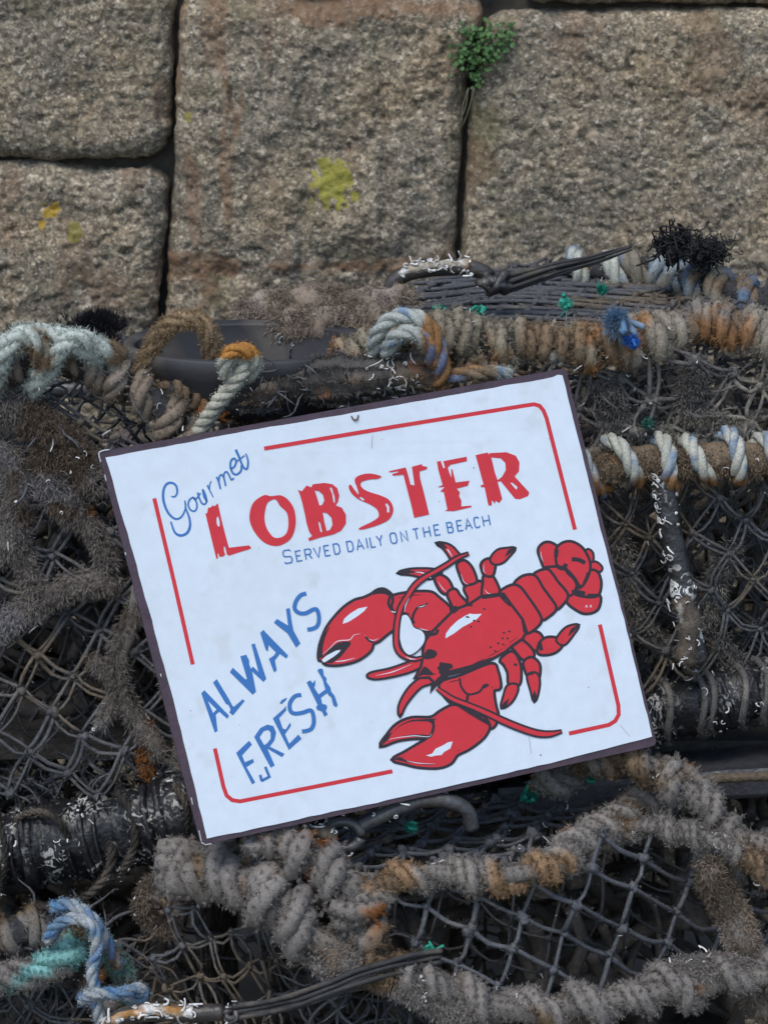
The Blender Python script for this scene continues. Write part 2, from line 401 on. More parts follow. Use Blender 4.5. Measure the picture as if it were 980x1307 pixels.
M_gran = granite([lic(424, 234, .0245, (.27, .25, .035)), lic(64, 268, .0095, (.36, .23, .02)), lic(54, 286, .005, (.36, .22, .02)),
                  lic(95, 296, .011, (.20, .17, .04)), lic(452, 250, .006, (.27, .25, .04)), lic(398, 258, .004, (.25, .23, .05)), lic(240, 150, .005, (.24, .21, .05))])
def stainC(S, q):      # centre block: rusty band along the top and foot, streaks down the drill marks
    px = 490 + (S[:, 0]) * FPX / 2.74; a = np.zeros(len(S))
    zt = P(490, 12, YW)[2]; zb = P(490, 342, YW)[2]; n = fbm(q, 30, 41)
    a = np.maximum(a, .95 * sstep(.020 - np.abs(S[:, 2] - zt) * 1.1 + (n - .5) * .03, 0, .012) * sstep(px, 300, 380))
    a = np.maximum(a, .95 * sstep(.014 - np.abs(S[:, 2] - zb) + (n - .5) * .03, 0, .010))
    a = np.maximum(a, .65 * sstep(.009 - np.abs(px - 250) * .0004 + (fbm(q * np.array([3, 1, .6]), 20, 42) - .52) * .11, 0, .012))
    a = np.maximum(a, .45 * sstep(fbm(q * np.array([2.2, 1, .5]), 16, 43), .60, .70))
    return (a * (.6 + .8 * vnoise(q, 130, 3))).clip(0, 1)
def stainO(t):
    return lambda S, q: .5 * sstep(fbm(q, 15, 51), t, t + .12)
M = M_gran
# the courses that show
stone(wall_o, M, [(-330, -190), (-335, 205)], [(224, -190), (222, 0), (219, 120), (216, 206)], [(-330, -190), (224, -190)], [(-335, 208), (0, 204), (110, 212), (216, 208)], 1, rr=.022, stain=stainO(.6), bulge=.012)
stone(wall_o, M, [(-335, 212), (-335, 620)], [(214, 214), (212, 300), (200, 400), (196, 620)], [(-335, 214), (0, 207), (60, 206), (120, 216), (214, 212)], [(-335, 620), (196, 620)], 2, rr=.022, stain=stainO(.58), bulge=.012)
stone(wall_o, M, [(226, -14), (224, 120), (212, 300), (206, 520)], [(628, -8), (608, 60), (594, 150), (586, 240), (583, 334), (575, 520)], [(226, -12), (400, -6), (628, -8)], [(206, 520), (575, 520)], 3, rr=.024, groove=.005, stain=stainC, relief=1.3)
stone(wall_o, M, [(622, 16), (601, 130), (588, 330), (580, 520)], [(1400, 14), (1400, 520)], [(620, 18), (690, 15), (860, 12), (1400, 16)], [(580, 520), (1400, 520)], 4, rr=.022, stain=stainO(.62), relief=.7)
stone(wall_o, M, [(660, -330), (668, 9)], [(1300, -330), (1300, 8)], [(660, -330), (1300, -330)], [(668, 10), (760, 6), (900, 9), (1300, 8)], 5, rr=.02, res=.003, stain=stainO(.5))
stone(wall_o, M, [(232, -330), (232, -18)], [(652, -330), (640, -18)], [(232, -330), (652, -330)], [(232, -18), (640, -16)], 6, rr=.02, res=.003, stain=stainO(.5))
stone(wall_o, M, [(-330, -520), (-330, -196)], [(224, -520), (224, -196)], [(-330, -520), (224, -520)], [(-330, -196), (224, -196)], 8, rr=.02, res=.004)
# lower courses, mostly behind the pots
k = 10
for y0, y1, xs in ((526, 960, (-600, -120, 330, 760, 1400)), (966, 1420, (-600, 60, 520, 1000, 1400)), (-900, -526, (-330, 250, 760, 1300))):
    for a, b in zip(xs[:-1], xs[1:]):
        stone(wall_o, M, [(a, y0), (a, y1)], [(b - 6, y0), (b - 6, y1)], [(a, y0), (b - 6, y0)], [(a, y1), (b - 6, y1)], k, rr=.02, res=.006); k += 1
for a, b in ((-900, -341), (1406, 1900)):
    for y0, y1 in ((-190, 240), (246, 620), (626, 1420)):
        stone(wall_o, M, [(a, y0), (a, y1)], [(b, y0), (b, y1)], [(a, y0), (b, y0)], [(a, y1), (b, y1)], k, rr=.02, res=.006); k += 1
mb = MB(); z1 = P(490, -700, YW)[2]
x0, x1 = -1.5, 1.5; ya, yb = YW + .038, YW + .5
vv = [(x0, ya, 0), (x1, ya, 0), (x1, ya, z1), (x0, ya, z1), (x0, yb, 0), (x1, yb, 0), (x1, yb, z1), (x0, yb, z1)]
mb.add(vv, [(0, -1, 0)] * 8, (.05, .045, .038), [[0, 1, 2, 3], [5, 4, 7, 6], [3, 2, 6, 7], [4, 0, 3, 7], [1, 5, 6, 2]])
mb.build('mortar_core', mat('dark_joint', .95, .1, .5, 200, var=.4, vscale=60), wall_o, smooth=False)

# plant in the joint
def plant():
    base = P(607, 88, YW); t = thing('wall_plant', 'small green plant growing in the joint between two granite blocks', 'plant', base)
    r = np.random.default_rng(5); lf = MB(); st = MB()
    spots = [(612, 52, 26, 60), (640, 46, 16, 30), (596, 76, 17, 42), (588, 66, 10, 14), (606, 100, 9, 16), (622, 70, 16, 34)]
    for (px, py, s, n) in spots:
        for _ in range(int(n * 1.45)):
            x, y = px + r.normal(0, s * .6), py + r.normal(0, s * .55)
            p = P(x, y, YW - .004 - abs(r.normal(0, .010))); L = r.uniform(.0014, .0034)
            nrm = unit(np.array([r.normal(0, .5), -1, r.normal(.4, .5)])); a = unit(np.cross(nrm, r.normal(0, 1, 3))); b = np.cross(nrm, a)
            ang = np.linspace(0, 2 * math.pi, 7, endpoint=False)
            ring = p + L * (a * np.cos(ang)[:, None] * 1.0 + b * np.sin(ang)[:, None] * .75) + nrm * (.25 * L * np.cos(2 * ang))[:, None]
            V = np.vstack([ring, p - nrm * L * .15]); g = r.uniform(.7, 1.3)
            lf.add(V, np.tile(nrm, (8, 1)), np.array([.065, .14, .045]) * g, None, [[j, (j + 1) % 7, 7] for j in range(7)])
            tube(st, spline([p, p + np.array([r.normal(0, .002), .012, -.003]), P(px, py + 4, YW + .018)], .004), .0004, 4, (.07, .10, .03))
    for _ in range(3):      # dry trailing stalks
        a = P(600 + r.normal(0, 3), 112, YW - .01); tube(st, spline([a, a + np.array([r.normal(-.004, .004), -.004, -.02]), a + np.array([r.normal(-.008, .006), 0, -.04])], .004), .00035, 4, (.22, .2, .12))
    lf.build('leaves', M_green, t); st.build('stems', M_green, t)
plant()

# ================================================================== NETS
def inside(poly, x, y):
    c = False; n = len(poly); j = n - 1
    for i in range(n):
        xi, yi = poly[i]; xj, yj = poly[j]
        if (yi > y) != (yj > y) and x < (xj - xi) * (y - yi) / (yj - yi) + xi: c = not c
        j = i
    return c
def net(mb, poly, surf, v1, v2, r=.0017, jit=4, seed=0, col=pTwine, double=False, knots=True, skip=0, sag=.004, origin=(0, 0), ydt=.006):
    """knotted netting hung over a surface: lattice of twines with knots where they cross"""
    rg = np.random.default_rng(seed)
    v1 = np.array(v1, float); v2 = np.array(v2, float)
    xs = [p[0] for p in poly]; ys = [p[1] for p in poly]; o = np.array(origin, float)
    Mi = np.linalg.inv(np.stack([v1, v2], 1)); cs = [Mi @ (np.array(p) - o) for p in poly]
    i0, i1 = int(min(c[0] for c in cs)) - 1, int(max(c[0] for c in cs)) + 2
    j0, j1 = int(min(c[1] for c in cs)) - 1, int(max(c[1] for c in cs)) + 2
    nodes = {}
    for i in range(i0, i1):
        for j in range(j0, j1):
            q = o + v1 * i + v2 * j + rg.normal(0, jit, 2)
            if inside(poly, q[0], q[1]): nodes[i, j] = (surf(q[0], q[1]) + np.array([0, rg.normal(0, ydt), 0]))
    for (i, j), a in nodes.items():
        for d in ((1, 0), (0, 1)):
            b = nodes.get((i + d[0], j + d[1]))
            if b is None or rg.random() < skip: continue
            for s in ((-1, 1) if double else (0,)):
                off = unit(np.cross(b - a, [0, 1, 0])) * r * 1.1 * s
                m = (a + b) / 2 + rg.normal(0, 1, 3) * sag * .5 + np.array([0, 0, -sag]) + off * 1.5
                tube(mb, spline([a + off, m, b + off], .009), r * (.85 if double else 1) * rg.uniform(.8, 1.15), 6, col, .25, 300, seed)
        if knots:
            k = spline([a + rg.normal(0, r * .8, 3), a + rg.normal(0, r * .6, 3), a + rg.normal(0, r * .8, 3), a + rg.normal(0, r, 3)], .002)
            tube(mb, k, r * rg.uniform(1.5, 2.1), 7, col, .3, 400, seed)
    return nodes
def ysurf(Y0, ax=0, ay=0, x0=490, y0=650):
    return lambda x, y: P(x, y, Y0 + ax * (x - x0) + ay * (y - y0))
def zsurf(Z): return lambda x, y: PZ(x, y, Z)
def weed(mb, pts, spread, count, length, col, seed=0, down=.5, width=.0005):
    """fluffy dried weed on a line of points"""
    rg = np.random.default_rng(seed); p = np.asarray(pts); i = rg.integers(0, len(p), count)
    nrm = unit(rg.normal(0, 1, (count, 3)) * np.array([1, .8, 1]) + np.array([0, -.45, .1]))
    pos = p[i] + nrm * spread * rg.random((count, 1)) ** .5
    fibres(mb, pos, nrm, col(pos), count, length * .8, width, .7, 1.0, seed, .3, along=(0, -.1, -down))
def clump(mb, pts, r, col, seed=0, n=None):
    """matted lump under the weed"""
    tube(mb, spline(pts, .004), r * (.75 + .5 * vnoise(spline(pts, .004), 60, seed)), 12, col, .55, 70, seed)

# ---- helper for a fouled rope lashed round a frame bar
def lash(parent, axis, rad, r, pitch, col, seed, core=None, fz=0, fl=.005, name='rope_lashing', tracer=None, jit=.1, m=None, wcount=0, wm=None, corecol=None, twist=3, lump=.15):
    mb = MB(); ax = spline(PL(axis), .012); ax = ax + np.array([fbm(ax, 28, seed * 3 + i_, 2) - .5 for i_ in range(3)]).T * .013
    if core: tube(mb, spline(ax, .006), core, 10, corecol or pDark, .3, 60, seed)
    h = helix(ax, rad, pitch, .0035 if r < .009 else .0045, phase=seed, jit=jit, seed=seed)
    if twist: rope(mb, h, r, col, seed=seed, tracer=tracer, strands=twist, sides=6, lump=lump)
    else: tube(mb, h, r * (.8 + .5 * vnoise(h, 50, seed)), 9, col, .35, 90, seed)
    if fz: fuzz(mb, fz, fl, seed)
    o = mb.build(name, m or M_rope, parent)
    if wcount:
        v, n, c = mb.arrays(); worms(wm, v[:len(v)], n, wcount, seed)
    return o

def tangle(mb, poly, surf, n, length, r, col, seed=0, depth=.02):
    """loose ends of fouled twine"""
    rg = np.random.default_rng(seed); xs = [p[0] for p in poly]; ys = [p[1] for p in poly]; k = 0
    while k < n:
        x, y = rg.uniform(min(xs), max(xs)), rg.uniform(min(ys), max(ys))
        if not inside(poly, x, y): continue
        k += 1; p = surf(x, y) + np.array([0, rg.uniform(0, depth), 0]); d = unit(rg.normal(0, 1, 3) * np.array([1, .5, .8])); L = length * 1.35 * rg.uniform(.4, 1.3)
        pts = [p]
        for j in range(4):
            d = unit(d + rg.normal(0, .55, 3) + np.array([0, 0, -.12])); pts.append(pts[-1] + d * L / 4)
        q = spline(pts, .006); tube(mb, q, r * .7 * rg.uniform(.6, 1.3) * np.interp(np.linspace(0, 1, len(q)), [0, .15, .7, 1], [.5, 1, .9, .3]), 5, col, .3, 200, seed)

def frame_box(parent, x0, x1, y0, y1, z0, z1, seed, floor=True):
    """the hidden steel and timber of a pot: hoops, rails, slatted base, rear and side netting, dark clutter added inside to block light"""
    rg = np.random.default_rng(seed); mb = MB(); zt = z1 - .012
    for (a, b) in (((x0, y1, zt), (x1, y1, zt)), ((x0, y1, z0 + .03), (x1, y1, z0 + .03)), ((x0, y0 + .16, z0 + .02), (x1, y0 + .16, z0 + .02))):
        tube(mb, spline([a, b], .03), .009, 8, pDark, .2, 60, seed)
    for x in (x0, (x0 + x1) / 2, x1):
        tube(mb, spline([(x, y0 + .12, zt - .01), (x, y0 + .16, zt), (x, y1 - .06, zt), (x, y1, zt - .06), (x, y1, z0 + .03)], .02), .008, 8, pDark, .2, 60, seed)
    mb.build('hoop_frame', M_rubber, parent)
    mb = MB()
    ys = np.linspace(y0 + .04, y1 - .02, 7)
    for y in ys:
        hw, hh = .019, .007; c0 = np.array([(x0, y - hw, z0), (x0, y + hw, z0), (x0, y + hw, z0 + 2 * hh), (x0, y - hw, z0 + 2 * hh)]); c1 = c0 + [x1 - x0, 0, 0]
        v = np.vstack([c0, c1]); mb.add(v, [(0, 0, 1)] * 8, (.05, .044, .038), [[0, 1, 2, 3], [7, 6, 5, 4], [0, 4, 5, 1], [1, 5, 6, 2], [2, 6, 7, 3], [3, 7, 4, 0]])
    mb.build('base_slats', M_crust, parent, smooth=False)
    mb = MB(); c = pal((.075, .066, .058), [(MUD, .6, 16)], seed=seed)
    def lat(o, a, b, na, nb):
        pa = lambda i, j: np.array(o) + np.array(a) * i / na + np.array(b) * j / nb + rg.normal(0, .003, 3)
        g = [[pa(i, j) for j in range(nb + 1)] for i in range(na + 1)]
        for i in range(na + 1):
            for j in range(nb + 1):
                if i < na: tube(mb, spline([g[i][j], (g[i][j] + g[min(i + 1, na)][min(j, nb)]) / 2 + [0, 0, -.003], g[i + 1][j]], .02), .0019, 4, c)
                if j < nb: tube(mb, spline([g[i][j], g[i][j + 1]], .02), .0019, 4, c)
    lat((x0, y1, z0), (x1 - x0, 0, 0), (0, 0, z1 - z0 - .02), int((x1 - x0) / .022), int((z1 - z0) / .026))
    for x in (x0, x1): lat((x, y0 + .02, z0), (0, y1 - y0, 0), (0, 0, z1 - z0 - .03), int((y1 - y0) / .026), int((z1 - z0) / .03))
    # dark clutter added inside the pot to block light between the nets
    for _ in range(150):
        p = np.array([rg.uniform(x0 + .03, x1 - .03), rg.uniform(y0 + .12, y1 - .03), z0 + .02 + (z1 - z0 - .09) * rg.random() ** 1.1]); pts = [p]; d = unit(rg.normal(0, 1, 3))
        for j in range(5):
            d = unit(d + rg.normal(0, .6, 3)); q = pts[-1] + d * .045; q = np.clip(q, (x0 + .02, y0 + .10, z0 + .02), (x1 - .02, y1 - .02, z1 - .05)); pts.append(q)
        tube(mb, spline(pts, .012), rg.uniform(.003, .010), 6, c, .3, 90, seed)
    mb.build('netting_and_shade_clutter', M_twine, parent)

# ================================================================== LOBSTER POTS
GR = 'lobster pots stacked in front of the wall'
potA = thing('lobster_pot', 'upper left lobster pot, thick with brown dried weed, pale rope lashed along its top edge', 'lobster pot', (-.42, .05, .40), GR)
potB = thing('lobster_pot', 'upper right lobster pot with loose coils of cream and blue rope round its middle hoop', 'lobster pot', (.16, .05, .40), GR)
potC = thing('lobster_pot', 'lower right lobster pot with square black mesh and grey fluffy rope edges', 'lobster pot', (.14, -.10, .0), GR)
potD = thing('lobster_pot', 'lower left lobster pot in the bottom corner, with a teal fluffy rope on its edge', 'lobster pot', (-.42, -.05, .0), GR)
frame_box(potA, -.60, -.145, .05, .36, .40, .69, 1)
frame_box(potB, -.12, .60, .06, .40, .40, .735, 2)
frame_box(potC, -.10, .60, -.13, .36, .0, .375, 3)
frame_box(potD, -.62, -.16, -.06, .36, .0, .36, 4)

# ------------------------------------------------ pot A (upper left)
wm = MB()
mb = MB(); rope(mb, spline(PL([(-160, 480, .03), (-60, 462, .02), (-10, 452, .015), (20, 436, .01), (55, 430, .01), (95, 438, .012), (130, 446, .018), (152, 462, .03)]), .004), .0115, pPaleTeal, seed=3, lump=.45, pitch=.11)
rope(mb, spline(PL([(-8, 500, .02), (-2, 470, .005), (12, 440, .0), (30, 428, .005), (50, 440, .0), (56, 470, .01), (40, 500, .03)]), .004), .0085, pPaleTeal, seed=4, lump=.4)
rope(mb, spline(PL([(60, 480, .02), (72, 452, .002), (95, 432, .004), (118, 440, .01), (122, 470, .03)]), .004), .008, pPaleTeal, seed=5, lump=.4)
fuzz(mb, 14000, .006, 5); mb.build('pale_edge_rope', M_rope, potA)
lash(potA, [(-160, 478, .035), (0, 470, .035), (60, 462, .035), (110, 462, .035)], .009, .008, .022, pWeedB, 3, core=.010, fz=6000, fl=.006, wcount=12, wm=wm)
lash(potA, [(95, 462, .035), (150, 478, .035), (190, 505, .03), (225, 545, .03), (252, 600, .03), (268, 680, .03), (285, 800, .03)], .013, .0095, .026, pWeedB, 4, core=.011, fz=17000, fl=.007, wcount=30, wm=wm, lump=.4)
lash(potA, [(215, 500, .05), (255, 512, .06), (300, 520, .07), (345, 520, .08)], .009, .008, .022, pBrown, 5, core=.009, fz=6000, fl=.006, wcount=10, wm=wm)
mb = MB(); surfA = ysurf(.035, ay=-.00006, y0=450)
polyA = [(-260, 470), (60, 470), (165, 500), (230, 570), (262, 720), (300, 1020), (-260, 1030)]
nA = net(mb, polyA, surfA, (30, -50), (46, 26), .0021, 4, 11, pTwine, True, ydt=.004)
net(mb, polyA, ysurf(.075), (34, -44), (40, 30), .0014, 7, 12, pDark, False, ydt=.010, origin=(15, 9))
net(mb, polyA, ysurf(.12), (30, -40), (36, 30), .0019, 8, 13, pDark, False, ydt=.014, origin=(5, 19))
tangle(mb, [(20, 460), (160, 470), (230, 560), (160, 640), (20, 600)], surfA, 60, .035, .0018, pTwine, 14, .03)
v, n, c = mb.arrays()
fibres(mb, v, n, c * 1.25, 30000, .005, seed=15)
worms(wm, v, n, 190, 16, 1.0)
mb.build('netting', M_twine, potA)
mb = MB()
paths = [([(-20, 570), (15, 590), (25, 640), (10, 700)], .022, 5000), ([(60, 560), (70, 610), (90, 650)], .02, 4000), ([(25, 690), (40, 740), (50, 780)], .014, 2600), ([(-40, 525), (10, 520), (55, 540), (95, 575), (120, 615)], .024, 9000), ([(60, 630), (90, 655), (120, 675), (140, 720)], .013, 3500),
         ([(140, 740), (95, 745), (45, 770), (0, 800), (-40, 820)], .018, 5000), ([(150, 600), (175, 660), (190, 740), (150, 830), (165, 900), (205, 960)], .013, 4500),
         ([(215, 850), (235, 920), (240, 990)], .014, 2600), ([(120, 840), (150, 880), (130, 920)], .010, 1400)]
for k, (pp, sp, cnt) in enumerate(paths):
    q = spline([surfA(x, y) + np.array([0, -.003, 0]) for x, y in pp], .004)
    clump(mb, [q[int(i)] for i in np.linspace(0, len(q) - 1, 5)], sp * .42, pWeed, 30 + k)
    weed(mb, q, sp * .8, int(cnt * 1.6), .011, pWeed, 20 + k, .45, .0004)
rustp = [surfA(108 + 5 * math.sin(i), 650 + i * 2) for i in range(9)] + [surfA(187 + 3 * math.sin(i), 925 + i * 8) for i in range(9)]
weed(mb, rustp, .007, 1800, .008, pal((.20, .085, .03), [], seed=3), 41, .4)
worms(wm, *mb.arrays()[:2], 90, 17, 1.0)
mb.build('dried_weed', M_weed, potA)
def rubber_bar(parent, axis, rad, seed, wraps=16, name='base_bar', wc=150, wsize=1.5):
    wc = int(wc * 1.8); wsize *= .8
    mb = MB(); p = spline(PL(axis), .0035); n = len(p); s = np.linspace(0, wraps, n); rg = np.random.default_rng(seed)
    ang = np.linspace(0, 2 * math.pi, 22, endpoint=False)
    ph = (s[:, None] + ang[None] / (2 * math.pi) + .25 * np.sin(s[:, None] * 1.7 + ang[None])) % 1
    rr = rad * (1 + .15 * ph ** 2 - .05 + .06 * np.sin(s * 2.1)[:, None] + .05 * np.sin(3 * ang + s[:, None] * .7))
    tube(mb, p, rr, 22, pal((.024, .025, .028), [((.05, .05, .05), .6, 30)], seed=seed), .16, 60, seed); tube(mb, p, rr * .98, 22, pal((.024, .025, .028), [((.05, .05, .05), .6, 30)], seed=seed), .32, 150, seed + 1)
    for w0 in rg.uniform(.02, .98, wraps * 2):
        i0 = int(w0 * n); c0 = p[i0]; Tn = unit(p[min(i0 + 3, n - 1)] - p[max(i0 - 3, 0)]); a_ = unit(np.cross(Tn, [0, 0, 1])); b_ = np.cross(Tn, a_); th_ = np.linspace(rg.uniform(0, 6), rg.uniform(0, 6) + 6.5, 26); tl = rg.normal(0, .006)
        tube(mb, c0 + (a_ * np.cos(th_)[:, None] + b_ * np.sin(th_)[:, None]) * rad * 1.03 + Tn * (tl * np.cos(th_))[:, None], rg.uniform(.0018, .0045), 6, (.026, .026, .029), .4, 120, i0); mb.build(name, M_bar, parent)
    v, n_, c = mb.arrays(); k = n_[:, 1] < .5; worms(wm, v[k], n_[k], wc, seed, wsize)
    return p
rubber_bar(potA, [(-220, 1105, -.01), (-60, 1092, -.01), (60, 1078, -.01), (150, 1060, -.01), (230, 1040, -.01), (330, 1015, .0), (420, 1000, .02)], .0335, 5, 14)
mb = MB()     # lashing loops round the bar
for k, arc in enumerate(([(105, 1040), (128, 1055), (142, 1080), (138, 1115), (112, 1143), (70, 1158), (38, 1150)], [(20, 1045), (50, 1035), (76, 1050), (92, 1085), (82, 1130)], [(150, 1010), (168, 1038), (172, 1078), (155, 1112), (122, 1132)], [(-5, 1040), (8, 1090), (-2, 1140)], [(222, 1000), (238, 1030), (236, 1066), (222, 1085)])):
    q = spline([P(x, y, -.047 + .010 * abs(i - len(arc) / 2 + .5)) for i, (x, y) in enumerate(arc)], .004)
    rope(mb, q, (.0042, .003, .0036, .003, .003)[k], pal((.10, .085, .07), [(DARK, .5, 40)], seed=k), sides=6, lump=.3)
fuzz(mb, 5000, .004, 6); v, n, c = mb.arrays(); worms(wm, v, n, 60, 8, .8); mb.build('bar_lashing', M_rope, potA)
mb = MB(); tangle(mb, [(-30, 1000), (300, 980), (300, 1040), (-30, 1050)], ysurf(-.0), 60, .04, .0018, pTwine, 9, .03)
fuzz(mb, 6000, .005, 5); mb.build('loose_twine', M_twine, potA)
wm.build('worm_casts', M_worm, potA)['kind'] = 'stuff'

# ------------------------------------------------ pot B (upper right)
wm = MB()
TR = (.09, .17, .29)
_zh = P(830, 590, .03)[2]
def pHoopRope(v):       # the undersides of the loops are stained by the iron hoop
    a = pal((.42, .42, .36), [((.2, .27, .36), .6, 60)], var=.2, seed=33)(v); m = sstep(_zh - v[:, 2] + (fbm(v, 34, 6) - .5) * .03, .003, .011)[:, None]
    return a * (1 - m) + np.array((.24, .125, .05)) * (.7 + .6 * fbm(v, 90, 2))[:, None] * m
lash(potB, [(430, 470, .05), (490, 442, .05), (560, 428, .05), (640, 434, .05), (740, 440, .05), (800, 434, .05)], .0125, .0098, .0185, pCreamRust, 7, core=.012, fz=42000, fl=.007, wcount=70, wm=wm, lump=.45, jit=.28)
lash(potB, [(780, 440, .05), (840, 426, .06), (900, 412, .07), (960, 420, .06), (1010, 440, .05), (1150, 480, .05)], .014, .0098, .026, pal((.27, .24, .19), [((.28, .15, .07), .60, 24), (GREY, .58, 20)], seed=18), 8, core=.014, fz=26000, fl=.007, wcount=60, wm=wm, corecol=pHoop, lump=.4, jit=.25)
lash(potB, [(780, 350, .36), (835, 347, .36), (880, 360, .32), (930, 372, .28), (1000, 392, .25), (1120, 410, .25)], .014, .0105, .030, pal((.25, .225, .17), [(BROWN, .52, 20), ((.24, .28, .30), .56, 30)], seed=21), 9, core=.013, fz=14000, fl=.006, wcount=40, wm=wm, tracer=TR)
lash(potB, [(712, 338, .38), (745, 342, .37), (800, 346, .36)], .015, .0085, .034, pPale, 10, core=.008, fz=2500, fl=.004, tracer=TR)
lash(potB, [(690, 604, .04), (760, 598, .035), (830, 590, .03), (900, 588, .03), (975, 588, .03), (1060, 592, .03), (1160, 600, .03)], .0205, .0072, .0315, pHoopRope, 11, core=.0125, fz=4000, fl=.003, name='hoop_lashing', tracer=TR, corecol=pHoop, wcount=10, wm=wm, jit=.07, lump=.08)
mb = MB()
hoopw = spline(PL([(690, 602, .04), (830, 590, .03), (975, 588, .03), (1160, 600, .03)]), .005); weed(mb, hoopw, .016, 22000, .007, pHoop, 51, .3)
for k, pp in enumerate(([(318, 402, .20), (370, 392, .19), (440, 388, .18), (515, 392, .16)], [(360, 418, .175), (430, 412, .165), (500, 414, .15)])):
    q = spline(PL(pp), .004); clump(mb, [q[int(i)] for i in np.linspace(0, len(q) - 1, 5)], .017, pWeedB, 3 + k); weed(mb, q, .020, 22000, .010, pWeedB, 52 + k, .5)
worms(wm, *mb.arrays()[:2], 70, 54, 1.0, clump=sstep(-mb.arrays()[0][:, 2], -.80, -.775) + .4)
mb.build('dried_weed', M_weed, potB)
# matted roll with casts, above the sign
mb = MB(); q = [(300, 500, .06), (360, 492, .05), (430, 482, .04), (500, 478, .03), (560, 476, .03)]
clump(mb, PL(q), .019, pal((.06, .055, .05), [((.13, .10, .075), .55, 30), ((.2, .1, .05), .68, 40)], seed=6), 61); v, n, c = mb.arrays()
fibres(mb, v, n, c * 1.5, 12000, .006, seed=62, width=.0004)
tangle(mb, [(320, 475), (470, 462), (580, 455), (570, 490), (320, 515)], ysurf(.02), 70, .022, .0014, pTwine, 63, .02)
worms(wm, v, n, 200, 64, 1.2); mb.build('matted_roll', M_twine, potB)
mb = MB()
surfT = zsurf(.785)
net(mb, [(470, 400), (560, 352), (700, 330), (860, 350), (1100, 390), (1100, 430), (740, 430), (560, 418)], surfT, (44, -7), (-14, 10), .0021, 2, 71, pTwine, True, sag=.006)
for k in range(15):
    x0_, y0_ = 480 + k * 4, 412 - k * 4.2; tube(mb, spline([PZ(x0_ + rng.uniform(0, 60), y0_, .787), PZ(660, y0_ - 8 + rng.normal(0, 3), .786), PZ(850, y0_ + 4 + rng.normal(0, 4), .785)], .01), .0022, 6, pTwine, .25, 120, k)
v, n, c = mb.arrays(); fibres(mb, v, n, c * 1.2, 14000, .004, seed=73); worms(wm, v, n, 50, 74, .9); mb.build('top_netting', M_twine, potB)
mb = MB(); surfB = ysurf(.055, ay=-.0001, y0=440)
pB1 = [(660, 440), (1180, 450), (1180, 600), (680, 605)]
pG = pal((.10, .095, .09), [((.18, .165, .14), .56, 22), (DARK, .62, 24)], seed=22)
net(mb, pB1, surfB, (42, 15), (-14, 46), .0023, 6, 75, pG, True, ydt=.008)
net(mb, pB1, ysurf(.10), (38, -20), (18, 44), .0019, 7, 76, pTwine, True, ydt=.01)
tangle(mb, pB1, surfB, 300, .030, .0019, pG, 77, .04)
v, n, c = mb.arrays(); fibres(mb, v, n, c * 1.3, 30000, .005, seed=78); worms(wm, v, n, 150, 79, 1.1); mb.build('upper_netting', M_twine, potB)
mb = MB(); pB2 = [(690, 600), (1180, 600), (1180, 880), (760, 930)]
net(mb, pB2, ysurf(.045, ay=-.00004, y0=600), (26, -44), (36, 30), .0017, 4, 81, pTwine, True)
net(mb, pB2, ysurf(.10), (30, -34), (30, 34), .0016, 6, 82, pTwine, True, ydt=.012)
net(mb, pB2, ysurf(.16), (28, -34), (34, 30), .0022, 6, 83, pG, True, ydt=.02)
tangle(mb, pB2, ysurf(.06), 160, .035, .0016, pTwine, 84, .05)
v, n, c = mb.arrays(); fibres(mb, v, n, c * 1.2, 26000, .005, seed=85); worms(wm, v, n, 110, 86, .8); mb.build('lower_netting', M_twine, potB)
mb = MB()
wq = [[(745, 640), (790, 700), (800, 770), (840, 830)], [(930, 700), (900, 790), (940, 850)], [(770, 500), (800, 540), (850, 560)], [(890, 470), (880, 520), (930, 550)]]
for k, pp in enumerate(wq):
    q = spline([P(x, y, .05) for x, y in pp], .004); weed(mb, q, .014, 4200, .009, pG, 87 + k, .4)
mb.build('caught_weed', M_weed, potB)
# upright, wrapped in rubber strip
mb = MB(); q = spline(PL([(846, 606, .022), (853, 660, .02), (864, 720, .018), (876, 775, .016), (890, 845, .015)]), .003)
n_ = len(q); sn = np.linspace(0, 1, n_); ang = np.linspace(0, 2 * math.pi, 14, endpoint=False)
tube(mb, q, .0088 * (1 + .12 * ((sn[:, None] * 5 + ang[None] / 6.28) % 1)) * (1 + .25 * np.exp(-((sn - .62) / .05) ** 2))[:, None], 14, (.028, .028, .030), .15, 80, 1)
mb.build('rubber_upright', M_post, potB)
v, n, c = mb.arrays(); e = (n[:, 1] < -.2) & (np.abs(n[:, 0]) > .25)
worms(wm, v[e], n[e], 60, 91, 1.3); worms(wm, v, n, 14, 92, 1.2)
mb = MB(); clump(mb, PL([(868, 765, .0), (880, 800, -.002), (875, 845, .0)]), .0085, pal((.10, .08, .062), [((.4, .38, .34), .60, 90)], seed=3), 7); fuzz(mb, 900, .003, 3); worms(wm, *mb.arrays()[:2], 45, 93, 1.0)
mb.build('upright_crust', M_crust, potB)
rubber_bar(potB, [(560, 985, .06), (680, 955, .05), (790, 925, .045), (860, 905, .04), (930, 890, .04), (1000, 872, .04), (1200, 835, .04)], .0245, 15, 17, wc=260, wsize=1.7)
mb = MB()
for k, (x, y) in enumerate(((850, 905), (893, 897), (905, 893), (945, 885), (972, 880))):
    c0 = P(x, y, .04); th = np.linspace(-.6, 3.9, 14); q = np.stack([c0[0] + .004 * np.sin(th * 2) + (th - 1.6) * .004, c0[1] - .0275 * np.sin(th), c0[2] + .0275 * np.cos(th)], 1)
    tube(mb, q, .0032, 7, pG, .3, 100, k)
fuzz(mb, 2500, .004, 4); mb.build('bar_lashing', M_rope, potB)
